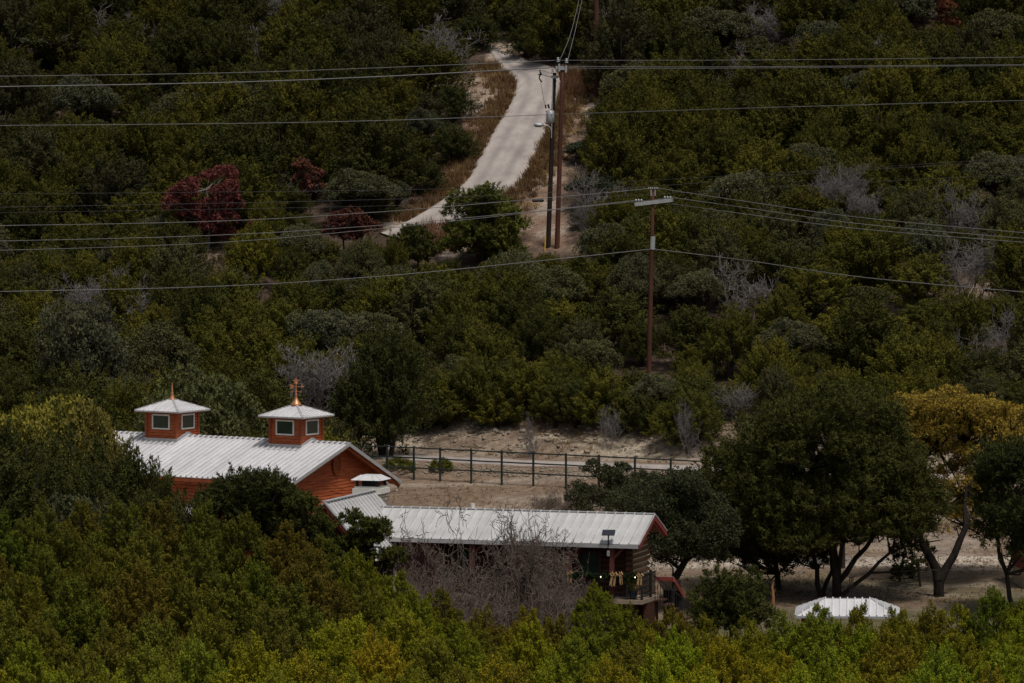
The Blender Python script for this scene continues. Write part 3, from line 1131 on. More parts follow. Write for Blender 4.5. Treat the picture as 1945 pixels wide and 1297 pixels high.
# door and windows on the porch wall
for x, w, h, zb, nm in ((-4.4, .95, 2.05, .02, 'door'), (-2.6, 1.0, 1.05, .95, 'window'), (-6.6, 1.2, 1.1, .9, 'window'), (-8.4, 1.0, 1.05, .95, 'window')):
    zc = DZ + zb + h / 2
    fr = MB()
    fr.box((x - w / 2, YW - .15, zc), (.10, .08, h)).box((x + w / 2, YW - .15, zc), (.10, .08, h))
    fr.box((x, YW - .152, zc + h / 2), (w + .12, .08, .10)).box((x, YW - .152, zc - h / 2 + .02), (w + .12, .09, .09))
    f = fr.build(nm, MAROON, cab)
    if nm == 'door':
        MB().box((x, YW - .13, zc), (w - .08, .05, h - .08)).build('door_leaf', SHADELOG, f)
        MB().tube([(x + .36, YW - .16, zc), (x + .36, YW - .22, zc)], .03, 8).build('handle', TRIM, f)
    else:
        MB().box((x, YW - .13, zc), (w - .08, .04, h - .08)).build('pane', GLASS, f)
# maroon bump-out at the left end
mb = MB().box((-10.6, (YN2 + .45 + YB) / 2, DZ + .9), (2.0, YB - YN2 - .45, 3.6 + .0))
z = DZ - .8
while z < DZ + 2.6:
    mb.bar((-11.6, YN2 + .43, z), (-9.6, YN2 + .43, z), .03, .15)
    z += .19
mb.build('wall', MAROON, cab)
MB().box((-11.62, YN2 + .40, DZ + .9), (.12, .12, 3.5)).build('corner_trim', WHITE, cab)
# porch posts with braces
for x in (-1.29, -3.3, -5.6, -7.9):
    mb = MB()
    mb.box((x, -2.28, (DZ + ZN2) / 2 - .05), (.19, .19, ZN2 - DZ))
    mb.bar((x, -2.28, ZN2 - .75), (x + .55, -2.28, ZN2 - .17), .10, .12)
    mb.bar((x, -2.28, ZN2 - .75), (x, -1.75, ZN2 - .12), .10, .12)
    mb.box((x, -2.28, DZ - .18), (.34, .34, .34))
    mb.build('porch_post', POST, cab)
MB().box((-4.9, -2.28, ZN2 - .13), (9.4, .14, .16)).build('porch_beam', POST, cab)
# deck
MB().box((-4.75, -1.25, DZ - .10), (9.9, 2.7, .18)).build('deck', DECK, cab)
mb = MB()
for x in np.arange(-9.4, .1, 1.1):
    mb.box((x, -2.0, DZ - 1.4), (.7, .4, 2.45))
mb.box((-4.66, -1.0, DZ - 1.5), (9.7, .3, 2.6))
mb.box((.10, -.9, DZ - 1.5), (.2, 1.7, 2.6))
mb.build('deck_foundation', SHADELOG, cab)  # dark tone painted in for the shade below the deck
# railing: top and bottom rails and pickets
rail = MB().bar((-9.5, -2.45, DZ + 1.10), (.14, -2.45, DZ + 1.10), .05, .05).bar((-9.5, -2.45, DZ + .12), (.14, -2.45, DZ + .12), .04, .04)
rail.bar((.14, -2.45, DZ + 1.10), (.14, -.2, DZ + 1.10), .05, .05).bar((.14, -2.45, DZ + .12), (.14, -.2, DZ + .12), .04, .04)
rail = rail.build('railing', IRON, cab)
pk = MB().box((0, 0, DZ + .6), (.022, .022, 1.0)).mesh('picket', IRON)
for i in range(80):
    o = link(bpy.data.objects.new('picket', pk), rail)
    o.location = (-9.45 + i * .12, -2.45, 0)
for i in range(18):
    o = link(bpy.data.objects.new('picket', pk), rail)
    o.location = (.14, -2.38 + i * .12, 0)
MB().box((.14, -2.45, DZ + .62), (.10, .10, 1.24)).box((-.55, -2.45, DZ + .6), (.07, .07, 1.2)).box((.15, -1.1, DZ + .62), (.10, .10, 1.24)).build('railing_post', IRON, rail)
# small solar panel on the eave
mb = MB().box((-1.38, YN2 - .03, ZN2 + .50), (.58, .40, .035), rz=.15, rx=.55)
sp = mb.build('solar_panel', SOLAR, cab)
MB().bar((-1.38, YN2 - .08, ZN2 - .1), (-1.38, YN2 - .04, ZN2 + .48), .05, .05).build('panel_bracket', IRON, sp)
MB().box((-1.36, YN2 - .12, ZN2 - .42), (.10, .10, .24)).build('lamp_head', GALV, sp)
# vent pipe
MB().tube([(-8.65, .12, CR - .05), (-8.65, .12, CR + .24)], .10, 10).build('vent_pipe', WHITE, cab)
# lean-to over the side stair
lz = 27 - (1097 - HOR) / FPX * 256.0
st = MB().prism([(-.15, .62, lz), (.72, .62, lz), (.72, 2.2, lz - .90), (-.15, 2.2, lz - .90)], (0, 0, .05)).build('stair_roof', TRIM, cab)
MB().bar((-.15, .58, lz - .06), (.70, .58, lz - .06), .05, .18).bar((.74, .62, lz - .09), (.74, 2.2, lz - .99), .05, .20).build('barge_board', REDTRIM, st)
MB().box((.68, .72, lz / 2), (.1, .1, lz - .1)).box((.68, 2.05, (lz - .8) / 2), (.1, .1, lz - .8)).box((.28, 1.9, 1.1), (.8, .08, 2.0)).build('stair_frame', IRON, st)
mb = MB()
for i in range(6):
    mb.box((.35 + i * .28, -.1, DZ - .22 - i * .2), (.3, 1.1, .06))
mb.build('stair', SHADELOG, cab)
sr = MB()
sr.bar((.2, -.72, DZ + .95), (1.9, -.72, DZ - .3), .045, .045)
for i in range(14):
    x = .25 + i * .125
    sr.bar((x, -.72, DZ + .92 - (x - .2) * .735), (x, -.72, DZ - .12 - (x - .2) * .735), .02, .02)
sr.build('stair_railing', IRON, cab)

# cross gabled wing at the left end of the cabin
WX = pt(617, 953, 253.5)
dloc = Matrix.Rotation(TC, 3, 'Z') @ (Vector((WX.x, WX.y, 0)) - Vector((CO.x, CO.y, 0)))
wx, wy, wz = dloc.x, dloc.y, WX.z
WL = 6.6
wing = MB().bar((wx, wy, wz + .02), (wx, wy + WL, wz + .02), .24, .04).build('wing_roof', TRIM, cab)
wh, wd = 2.3, 2.62


def wing_slope(sg):
    a, b = Vector((wx, 0, wz)), Vector((wx + sg * wh, 0, wz - wd))
    d_ = (b - a).normalized()
    nv = Vector((sg * wd, 0, wh)).normalized()
    n = 15
    w = WL / n
    mb = MB()
    y0, y1 = .004, w - .004
    mb.prism([a + Vector((0, y0, 0)), a + Vector((0, y1, 0)), b + Vector((0, y1, 0)), b + Vector((0, y0, 0))], nv * -.03)
    mb.prism([a + Vector((0, y0, 0)) + nv * .002, a + Vector((0, y0 + .03, 0)) + nv * .002, b + Vector((0, y0 + .03, 0)) + nv * .002, b + Vector((0, y0, 0)) + nv * .002], nv * .045)
    me = mb.mesh('roof_panel', ROOFGREY)
    for i in range(n):
        o = link(bpy.data.objects.new('roof_panel', me), wing)
        o.location = (0, wy + i * w, 0)


wing_slope(-1)
wing_slope(1)
mb = MB()
for yy in (wy - .02, wy + WL + .02):
    for sg in (-1, 1):
        mb.bar((wx, yy, wz - .03), (wx + sg * wh, yy, wz - wd - .03), .06, .12, up=(0, 1, 0))
mb.build('rake_trim', TRIM, wing)
mb = MB()
for sg in (-1, 1):
    mb.bar((wx, wy + .03, wz - .20), (wx + sg * wh * .97, wy + .03, wz - wd * .97 - .20), .08, .16, up=(0, 1, 0))
    mb.bar((wx, wy + .10, wz - .42), (wx + sg * wh * .85, wy + .10, wz - wd * .85 - .42), .08, .14, up=(0, 1, 0))
mb.build('barge_board', REDTRIM, wing)
MB().prism([(wx - 1.9, wy + .55, 0), (wx + 1.9, wy + .55, 0), (wx + 1.9, wy + .55, wz - 2.3), (wx, wy + .55, wz - .12), (wx - 1.9, wy + .55, wz - 2.3)], (0, 5.6, 0)).build('wing_wall', MAROON, cab)
MB().box((wx - .05, wy + .52, wz - 1.9), (.8, .06, .9)).build('wing_window', GLASS, cab)

# stone chimney with hooded cap
CHp = pt(705, 936, 260.5)
dl = Matrix.Rotation(TC, 3, 'Z') @ (Vector((CHp.x, CHp.y, 0)) - Vector((CO.x, CO.y, 0)))
cx_, cy_, cz_ = dl.x, dl.y, CHp.z
cw = 1.22
chim = MB().box((cx_, cy_, cz_ / 2), (cw - .1, cw - .1, cz_)).build('chimney', MORTAR, cab)
rg = random.Random(9)
sm = []
for k in range(5):
    mb = MB()
    hs_ = [(rg.uniform(.85, 1), rg.uniform(.8, 1)) for _ in range(8)]
    poly = [(math.cos(2 * math.pi * i / 8 + .39) * .54 * hs_[i][0], -.02, math.sin(2 * math.pi * i / 8 + .39) * .54 * hs_[i][1]) for i in range(8)]
    mb.prism(poly, (0, .08, 0))
    sm.append(mb.mesh('stone', STONE))
z = cz_ - .1
row = 0
while z > cz_ - 1.9:
    for face in range(2):
        x = -cw / 2 + .02
        while x < cw / 2 - .08:
            w = rg.uniform(.18, .34)
            w = min(w, cw / 2 - x)
            o = link(bpy.data.objects.new('stone', rg.choice(sm)), chim)
            if face == 0:
                o.location = (cx_ + x + w / 2, cy_ - cw / 2 - rg.uniform(0, .03), z)
            else:
                o.location = (cx_ + cw / 2 + rg.uniform(0, .03), cy_ + x + w / 2, z)
                o.rotation_euler = (0, 0, math.pi / 2)
            o.scale = (w * .95, 1, .19)
            x += w
    z -= .195
    row += 1
mb = MB()
mb.box((cx_, cy_, cz_ + .12), (cw + .14, cw + .14, .24)).box((cx_, cy_, cz_ + .28), (cw - .02, cw - .02, .1))
mb.build('chimney_collar', WHITE, chim)
mb = MB()
for sx in (-1, 1):
    for sy in (-1, 1):
        mb.box((cx_ + sx * .50, cy_ + sy * .50, cz_ + .46), (.10, .10, .36))
mb.build('cap_post', IRON, chim)
MB().box((cx_, cy_, cz_ + .42), (.66, .66, .34)).build('flue', IRON, chim)
mb = MB()
e, t_ = .73, .36
b_ = cz_ + .62
vs = [(cx_ + sx * e, cy_ + sy * e, b_) for sx, sy in ((-1, -1), (1, -1), (1, 1), (-1, 1))] + [(cx_ + sx * t_, cy_ + sy * t_, b_ + .22) for sx, sy in ((-1, -1), (1, -1), (1, 1), (-1, 1))]
mb.add(vs, [(0, 1, 2, 3)[::-1], (4, 5, 6, 7), (0, 1, 5, 4), (1, 2, 6, 5), (2, 3, 7, 6), (3, 0, 4, 7)])
for f in (-.12, .12):
    mb.bar((cx_ + f * 3.2, cy_ - e, b_ + .02), (cx_ + f * 1.6, cy_ - t_, b_ + .235), .025, .025)
for sx in (-1, 1):
    mb.bar((cx_ + sx * e, cy_ - e, b_ + .01), (cx_ + sx * t_, cy_ - t_, b_ + .23), .03, .03)
mb.build('chimney_cap', ROOF, chim)

# things on the porch -------------------------------------------------
def cab_w(x, y, z):
    return cab.matrix_basis @ Vector((x, y, z))


cab_m = Matrix.Translation((CO.x, CO.y, 0)) @ Matrix.Rotation(-TC, 4, 'Z')


def cw_(x, y, z):
    return cab_m @ Vector((x, y, z))


# garland draped over the rail
rgn = np.random.default_rng(77)
Cg, Ag = [], []
for i in range(240):
    x = -5.2 + 5.3 * i / 240
    Cg.append(np.array(cw_(x, -2.47, DZ + 1.10 - .10 * abs(math.sin(x * 2.4)))) + rgn.normal(size=3) * .03)
Cg = np.array(Cg)
Ag = rnd_dirs(rgn, len(Cg))
gv, gt = tufts(Cg, Ag, np.full(len(Cg), .06), np.full(len(Cg), .14), rgn, 26, .10, .03)
o0 = Cg[0]
gar = bpy.data.objects.new('garland', crown_mesh('garland', gv - o0, gt))
gar.location = o0
gar.color = (.018, .035, .014, 1)
link(gar)
tag(gar, 'dark green garland draped along the porch railing of the log cabin', 'garland')
bows = [(-3.2, 'gold ribbon bow on the porch railing, leftmost of the bows and beside the bare brush'),
        (-1.12, 'large gold ribbon bow hanging by the red porch post'),
        (-.80, 'slim gold ribbon bow hanging just right of the red porch post'),
        (.10, 'gold ribbon bow hanging at the corner of the porch railing')]
for j, (x, lab) in enumerate(bows):
    b = empty('ribbon_bow', cw_(x, -2.56, DZ + 1.10), -TC)
    tag(b, lab, 'bow', 'gold bows on the porch railing')
    k = .62 if j == 2 else .85
    b.scale = ((.82, .95, .7, .85)[j], 1, (.9, 1.1, 1.25, .95)[j])
    b.rotation_euler = ((0, .12, -.1, .06)[j] * 0, (.0, .14, -.10, .05)[j], -TC)
    mb = MB()
    for sg in (-1, 1):
        mb.tube([(0, 0, 0), (sg * .12 * k, -.03, .09), (sg * .20 * k, -.02, .02), (sg * .12 * k, -.02, -.06), (0, 0, -.01)], [.03, .055, .05, .05, .03], 6)
    mb.tube([(0, -.05, 0), (0, .03, 0)], .05, 8)
    mb.build('loops', GOLD, b)
    for sg in (-1, 1):
        mb = MB()
        mb.prism([(sg * .01, -.03, 0), (sg * .11, -.03, 0), (sg * .16 * k, -.05, -.30), (sg * .17 * k, -.05, -.56 * k), (sg * .10 * k, -.05, -.48 * k), (sg * .03, -.05, -.58 * k), (sg * .03, -.04, -.3)], (0, .02, 0))
        mb.build('tail', GOLD, b)
for x, z, lab in ((-1.72, .99, 'tiny lit bulb in the garland left of the red porch post'), (-.12, 1.02, 'tiny lit bulb in the garland near the porch corner')):
    b = MB().tube([(0, 0, -.03), (0, 0, 0), (0, 0, .035)], [.012, .03, .01], 8).build('light_bulb', BULB)
    b.location = cw_(x, -2.60, DZ + z)
    tag(b, lab, 'light bulb', 'bulbs in the porch garland')
# potted bush
pot = empty('potted_bush', cw_(-.36, -2.12, DZ), 0)
tag(pot, 'yellow-green bush in a navy blue pot on the porch corner', 'potted plant')
MB().tube([(0, 0, 0), (0, 0, .06), (0, 0, .26), (0, 0, .34), (0, 0, .36)], [.13, .16, .21, .22, .18], 16).build('pot', NAVY, pot, smooth=True)
rgn = np.random.default_rng(78)
dd = rnd_dirs(rgn, 60)
gv, gt = tufts(np.array([0, 0, .66]) + dd * np.array([.26, .26, .22]), unit(dd + [0, 0, .3]), np.full(60, .1), np.full(60, .14), rgn, 40, .06, .03, cone=False)
o = bpy.data.objects.new('foliage', crown_mesh('foliage', gv, gt))
o.color = (.10, .115, .02, 1)
link(o, pot)

# ------------------------------------------------------------------ PAVILION with hipped roof
PV = pt(1610, 1137, 246)
pav = empty('pavilion', (PV.x, PV.y, 0), -math.radians(4))
tag(pav, 'small pavilion with white hipped metal roof behind the front junipers', 'pavilion')
pz = PV.z
rl, hx, hy, dz = 1.02, 2.24, 1.75, .60
cor = [Vector((-hx, -hy, pz - dz)), Vector((hx, -hy, pz - dz)), Vector((hx, hy, pz - dz)), Vector((-hx, hy, pz - dz))]
ra, rb_ = Vector((-rl, 0, pz)), Vector((rl, 0, pz))
roof = MB().bar(ra, rb_, .16, .04)
for c, r in ((cor[0], ra), (cor[1], rb_), (cor[2], rb_), (cor[3], ra)):
    roof.bar(c + Vector((0, 0, .03)), r + Vector((0, 0, .03)), .12, .035)
for k in range(4):
    roof.bar(cor[k] - Vector((0, 0, .04)), cor[(k + 1) % 4] - Vector((0, 0, .04)), .05, .09)
roof = roof.build('roof', TRIM, pav)
for quad in ([cor[0], cor[1], rb_, ra], [cor[2], cor[3], ra, rb_], [cor[1], cor[2], rb_], [cor[3], cor[0], ra]):
    a, b = quad[0], quad[1]
    nrm = (b - a).cross(quad[2] - b).normalized()
    mb = MB()
    mb.prism(quad, nrm * .02)
    L_ = (b - a).length
    n = int(L_ / .3)
    dirv = (b - a).normalized()
    upv = nrm.cross(dirv)
    H_ = (quad[2] - a).dot(upv)
    for j in range(1, n):
        s_ = j * L_ / n
        if len(quad) == 4:
            ru = (quad[3] - a).dot(dirv)
            f = min(1, s_ / ru, (L_ - s_) / ru)
        else:
            f = min(1, 2 * s_ / L_, 2 * (L_ - s_) / L_)
        p = a + dirv * s_ + nrm * .03
        if f > .08:
            mb.bar(p + nrm * .02, p + nrm * .02 + upv * H_ * f * .99, .045, .07, up=nrm)
    mb.build('roof_sheet', ROOF, roof)
pg = gz(PV.x, PV.y)
for sx in (-1, 1):
    for sy in (-1, 1):
        MB().box((sx * (hx - .35), sy * (hy - .35), (pz - dz + pg) / 2 - .1), (.18, .18, pz - dz - pg + .2)).build('post', CEDARD, pav)

# ------------------------------------------------------------------ red shed at the right edge, gate post, wind chime, stakes
sh = ghit(1968, 1120, 255)
shed = empty('shed', (sh.x + .2, sh.y, sh.z), math.radians(8))
tag(shed, 'rust red shed with pale base at the right edge behind the dark juniper', 'shed')
MB().box((.6, 1.5, 1.75), (2.6, 3, 1.7)).build('wall', SHEDRED, shed)
MB().box((.6, 1.5, .4), (2.55, 2.95, 1.0)).build('foundation', STONE, shed)
MB().prism([(-1.0, -.3, 2.6), (2.3, -.3, 2.6), (.6, -.3, 3.4)], (0, 3.6, 0)).build('roof', ROOFGREY, shed)
MB().box((.0, -.03, 1.9), (.7, .05, .7)).build('window', GLASS, shed)

wc = pt(1617, 1098, 263)
ch = empty('wind_chime', wc)
tag(ch, 'black wind chime hanging from a low limb of the big juniper', 'wind chime')
MB().tube([(0, 0, .02), (0, 0, .06)], .12, 10).build('disc', IRON, ch)
MB().tube([(0, 0, .05), (0, 0, 1.0)], .008, 5).build('cord', IRON, ch)
for k in range(5):
    a = k * 1.2566
    MB().tube([(.09 * math.cos(a), .09 * math.sin(a), .02), (.09 * math.cos(a), .09 * math.sin(a), -.55 - .08 * k)], .022, 6).build('chime_tube', IRON, ch)
s = ghit(1468, 1152, 250)
mb = MB()
mb.tube([(0, 0, -.1), (.02, 0, .4), (-.03, .02, .9), (.03, 0, 1.15)], [.09, .07, .06, .03], 7)
mb.tube([(-.02, 0, .45), (.12, 0, .8)], [.03, .015], 5)
o = mb.build('dead_stump', OCHRE)
o.location = s
tag(o, 'tall thin orange-brown dead stump left of the hipped roof', 'stump')
s = ghit(1520, 1150, 250)
mb = MB()
mb.tube([(0, 0, -.1), (0, 0, .38), (.05, 0, .5), (.13, 0, .52)], .03, 7)
mb.tube([(0, 0, .3), (0, 0, .44)], .055, 8)
o = mb.build('water_spigot', IRON)
o.location = s
tag(o, 'dark bent standpipe tap on the grass just left of the hipped roof', 'water tap')

# ------------------------------------------------------------------ PIPE FENCE
fence = empty('pipe_fence', (0, 0, 0))
tag(fence, 'dark green three rail pipe fence along the track below the bank', 'fence')
posts = [(520, 903, 323), (570, 904, 321.5), (629, 904, 320.4), (684, 905, 319.6), (735, 906, 318.8), (786, 907, 318), (836, 910, 317.2), (895, 913, 316.3), (953, 916, 315.4), (1013, 919, 314.4), (1075, 922, 313.4), (1138, 924, 312.4), (1206, 927, 311.3), (1274, 929, 310.3), (1342, 932, 309.2), (1412, 935, 308.1), (1482, 938, 307), (1552, 941, 306), (1624, 944, 305)]
tops = []
fo = None
for px, py, d in posts:
    d -= 2.4
    top = pt(px, 844 + (px - 684) * .047 + (0 if px > 684 else 2), d)
    g0 = gz(top.x, top.y)
    tops.append(Vector((top.x, top.y, top.z)))
    mb = MB()
    mb.tube([(0, 0, g0 - .2 - top.z), (0, 0, .03)], .062, 8)
    mb.tube([(0, 0, .03), (0, 0, .06)], [.066, .03], 8)
    o = mb.build('post', PIPE, fence)
    o.location = top
for i in range(len(tops) - 1):
    for k in range(3):
        a = tops[i] - Vector((0, 0, .04 + k * .56))
        b = tops[i + 1] - Vector((0, 0, .04 + k * .56))
        mb = MB().tube([Vector((0, 0, 0)), (b - a) * .5 - Vector((0, 0, .012)), b - a], .042, 6)
        o = mb.build('rail', PIPE, fence)
        o.location = a

# ------------------------------------------------------------------ UTILITY POLES
def pole_obj(name, top, base, r0, r1, mat, label):
    root = empty(name, (base.x, base.y, base.z))
    tag(root, label, 'utility pole')
    t = top - base
    n = 7
    mb = MB().tube([Vector((0, 0, -.8))] + [t * (i / n) for i in range(n + 1)], [r0 * 1.02] + [r0 + (r1 - r0) * i / n for i in range(n + 1)], 12)
    mb.build('shaft', mat, root, smooth=True)
    return root, t


def insulator(root, p, s=1.0, flat=False):
    mb = MB()
    if flat:   # pair of stacked skirted insulators lying along the conductor
        for k in range(3):
            x = (k - 1) * .17 * s
            mb.tube([Vector(p) + Vector((x - .06 * s, 0, 0)), Vector(p) + Vector((x, 0, 0)), Vector(p) + Vector((x + .06 * s, 0, 0))], [.05 * s, .10 * s, .05 * s], 10)
    else:
        for k in range(3):
            z = k * .085 * s
            mb.tube([Vector(p) + Vector((0, 0, z)), Vector(p) + Vector((0, 0, z + .04 * s)), Vector(p) + Vector((0, 0, z + .08 * s))], [.06 * s, (.115 - .02 * k) * s, .05 * s], 10)
    return mb.build('insulator', GALV, root, smooth=True)


DP = 368.0
bA, bB = ghit(1041, 472, 350), ghit(1058, 472, 350)
tA, tB = pt(1053.5, 138, bA.y), pt(1069, 122, bB.y)
pa, ta = pole_obj('utility_pole', tA, bA, .165, .115, POLEDARK, 'black creosoted utility pole with transformer and lamp beside the hill road')
pb, tb = pole_obj('utility_pole', tB, bB, .165, .125, POLE, 'brown wooden utility pole just right of the black pole with transformer')


def rel(px, py, base, dd=0.0):
    return pt(px, py, base.y + dd) - base


# hardware on the black pole
p = rel(1045.5, 221, bA)
MB().tube([p - Vector((0, 0, .42)), p - Vector((0, 0, .38)), p + Vector((0, 0, .34)), p + Vector((0, 0, .40))], [.24, .27, .27, .20], 16).build('transformer', GALV, pa, smooth=True)
MB().tube([rel(1043, 206, bA), rel(1041, 198, bA)], [.05, .07], 8).tube([rel(1037, 206, bA), rel(1036, 199, bA)], [.04, .06], 8).bar(rel(1036, 212, bA), rel(1048, 208, bA), .05, .05).build('bushing', IRON, pa)
mb = MB()
pth = [rel(1048, 252, bA, -.2), rel(1046, 243, bA, -.2), rel(1040, 238, bA, -.2), rel(1032, 237, bA, -.2)]
mb.tube(pth, .035, 8)
la = mb.build('lamp_arm', GALV, pa)
MB().tube([rel(1033, 237, bA, -.2), rel(1026, 237.5, bA, -.2), rel(1018, 237, bA, -.2), rel(1014, 237, bA, -.2)], [.06, .14, .15, .07], 10).build('lamp_head', GALV, la, smooth=True)
MB().bar(rel(1050, 150, bA, -.2), rel(1047.5, 262, bA, -.2), .05, .05).build('conduit', GALV, pa)
mb = MB()
mb.tube([rel(1025, 132, bA), rel(1027, 140, bA), rel(1024, 148, bA), rel(1029, 156, bA)], [.03, .07, .04, .06], 7)
mb.tube([rel(1022, 142, bA), rel(1030, 141, bA)], .04, 6)
mb.bar(rel(1026, 141, bA), rel(1050, 147, bA), .03, .03)
mb.bar(rel(1028, 133, bA), rel(1052, 141, bA), .02, .02)
mb.build('cutout_switch', IRON, pa)
MB().tube([rel(1027, 157, bA), rel(1030, 172, bA), rel(1033, 190, bA), rel(1038, 204, bA)], .012, 5).build('jumper_wire', IRON, pa)
insulator(pa, rel(1050, 139, bA, -.2), 1.1)
insulator(pa, rel(1057, 134, bA, -.2), 1.1)
MB().box(rel(1053, 146, bA, -.15), (.5, .1, .18)).build('bracket', GALV, pa)
MB().bar(rel(1036.5, 446, bA, -.6), rel(1035, 478, bA, -.6), .10, .08).build('guy_guard', YELLOW, pa)
# brown pole hardware
for q in ((1060, 118), (1076, 120)):
    insulator(pb, rel(q[0], q[1], bB, -.2), 1.25)
MB().box(rel(1068, 129, bB), (.62, .34, .26)).box(rel(1062, 128, bB, -.2), (.12, .1, .5)).box(rel(1075, 130, bB, -.2), (.12, .1, .5)).build('bracket', GALV, pb)
MB().tube([rel(1062, 132, bB), rel(1064, 150, bB), rel(1068, 156, bB)], .04, 6).build('brace', POLE, pb)
# pole higher up the hill
bC = ghit(1133, 186, 350)
tC = pt(1133, -70, bC.y)
pc, tc_ = pole_obj('utility_pole', tC, bC, .20, .15, POLE, 'dark brown pole rising out of the top of the picture right of the road')
# middle pole with crossarm
bD = pt(1232, 760, 334.5)
bD.z = gz(bD.x, bD.y)
tD = pt(1240.5, 357, 334.5)
pd, td = pole_obj('utility_pole', tD, bD, .16, .10, POLE, 'slim brown utility pole with short grey crossarm standing in the lower wood')
MB().bar(rel(1205.5, 388, bD, -.12), rel(1278.5, 379.5, bD, -.12), .12, .22).build('crossarm', GALV, pd)
MB().tube([rel(1239, 474, bD), rel(1240, 449, bD)], .155, 12).build('sleeve', GALV, pd)
MB().tube([rel(1237, 372, bD, -.1), rel(1236.5, 360, bD, -.1)], .04, 6).tube([rel(1244, 372, bD, -.1), rel(1244.5, 360, bD, -.1)], .04, 6).build('bracket', GALV, pd)
for q, nn in (((1235.5, 357.5), 2), ((1246, 357.5), 2), ((1213, 380.5), 3), ((1268, 375), 3)):
    insulator(pd, rel(q[0], q[1], bD, -.12), .95 if nn == 3 else .6, flat=True)


def wire(pts, r, mat, label, group):
    P = [pt(*p) for p in pts]
    n = len(P)
    out = []
    for i in range(n - 1):
        p0, p1, p2, p3 = P[max(i - 1, 0)], P[i], P[i + 1], P[min(i + 2, n - 1)]
        for k in range(10):
            f = k / 10
            out.append(.5 * ((2 * p1) + (-p0 + p2) * f + (2 * p0 - 5 * p1 + 4 * p2 - p3) * f * f + (-p0 + 3 * p1 - 3 * p2 + p3) * f ** 3))
    out.append(P[-1])
    b = out[0]
    o = MB().tube([q - b for q in out], r, 5).build('power_line', mat)
    o.location = b
    tag(o, label, 'power line', group)


G1, G2, G3 = 'high lines over the hill', 'lines at the crossarm pole', 'thin far lines'
dA = bA.y
wire([(-260, 147.5, dA), (350, 140, dA), (700, 129.5, dA), (1055, 114.5, dA - .3)], .019, WIRE, 'topmost thin power line running left from the two tall poles', G1)
wire([(1060, 114.5, dA - .3), (1500, 113.5, dA - 8), (2230, 105, dA - 18)], .019, WIRE, 'topmost thin power line running right from the two tall poles', G1)
wire([(-260, 168.5, dA), (350, 158.5, dA), (700, 146.5, dA), (1052, 128, dA - .3)], .036, WIRE, 'thick bright power line left of the two tall poles', G1)
wire([(1072, 126, dA - .3), (1400, 127, dA - 6), (2230, 120.5, dA - 18)], .022, WIRE, 'upper of two close power lines right of the two tall poles', G1)
wire([(1070, 129.5, dA - .3), (1400, 129.5, dA - 6), (2230, 121.5, dA - 18)], .020, WIRE, 'lower of two close power lines right of the two tall poles', G1)
wire([(-260, 240, dA), (350, 235.5, dA), (700, 229.5, dA), (1064, 217, dA - .5), (1500, 203, dA - 12), (2230, 183, dA - 24)], .02, WIRE, 'long line crossing the two tall poles near the street lamp', G1)
wire([(1062, 117, dA - .3), (1085, 60, dA + 22), (1106, -30, dA + 55)], .018, WIRE, 'left of two wires climbing steeply from the tall poles', G1)
wire([(1077, 119, dA - .3), (1092, 60, dA + 22), (1112, -30, dA + 55)], .018, WIRE, 'right of two wires climbing steeply from the tall poles', G1)
dM = 334.4
wire([(-260, 432, dM), (350, 422, dM), (700, 404, dM), (1060, 374, dM), (1234, 358, dM)], .018, WIRE, 'line from the top of the crossarm pole to the left edge', G2)
wire([(-260, 463, dM), (350, 449, dM), (720, 428, dM), (1040, 398.5, dM), (1213, 380, dM)], .018, WIRE, 'line from the left arm insulator to the left edge', G2)
wire([(-260, 482, dM), (350, 464, dM), (720, 434.5, dM), (1040, 400, dM + .3), (1262, 377, dM + .3)], .016, WIRE, 'lowest line passing under the crossarm to the left edge', G2)
wire([(1248, 357, dM), (1420, 383, dM - 4), (1680, 418, dM - 10), (2230, 466, dM - 19)], .018, WIRE, 'upper line falling right from the top of the crossarm pole', G2)
wire([(1273, 374.5, dM), (1420, 395, dM - 4), (1680, 430, dM - 10), (2230, 475, dM - 19)], .018, WIRE, 'middle line falling right from the crossarm pole', G2)
wire([(1277, 387, dM), (1420, 407, dM - 4), (1680, 439, dM - 10), (2230, 481, dM - 19)], .018, WIRE, 'lower line falling right from the crossarm end', G2)
wire([(-260, 558, dM), (350, 546, dM), (700, 526.5, dM), (1000, 498, dM), (1238, 473, dM - .2)], .022, WIRE, 'thick communication cable left of the crossarm pole', G2)
wire([(1242, 473, dM - .2), (1420, 495, dM - 3), (1680, 531, dM - 10), (2230, 578, dM - 19)], .022, WIRE, 'thick communication cable right of the crossarm pole', G2)
wire([(-260, 370, 346), (720, 361, 346), (1220, 343, 344), (2230, 282, 326)], .010, WIREDIM, 'uppermost faint wire crossing below the poles', G3)
wire([(-260, 398, 345), (720, 379, 345), (1220, 355, 343), (1600, 325, 335), (2230, 291, 325)], .012, WIREDIM, 'middle faint wire crossing behind the crossarm pole', G3)
wire([(-260, 408, 344), (720, 391, 344), (1220, 370, 342), (1600, 348, 335), (2230, 317, 325)], .009, WIREDIM, 'lowest faint wire crossing behind the crossarm pole', G3)
sp = pt(1022, 379, 344)
mb = MB()
mb.tube([(-.36, 0, 0), (-.3, 0, 0), (.3, 0, 0), (.36, 0, 0)], [.04, .10, .10, .04], 10)
mb.bar((-.3, 0, .02), (-.3, 0, -.04 + .4), .02, .02).bar((.3, 0, .02), (.3, 0, .36), .02, .02)
o = mb.build('splice_case', IRON)
o.location = sp - Vector((0, 0, .05))
tag(o, 'short black splice case hanging on a wire left of the poles', 'splice case')

# ------------------------------------------------------------------ TREE PROTOTYPES
HJ = [juniper(100 + i, 5.0, 2.3, 11, 20, 120, .15, .065, pointy=.42, tuft=.90, low=.0, stems=3) for i in range(8)]


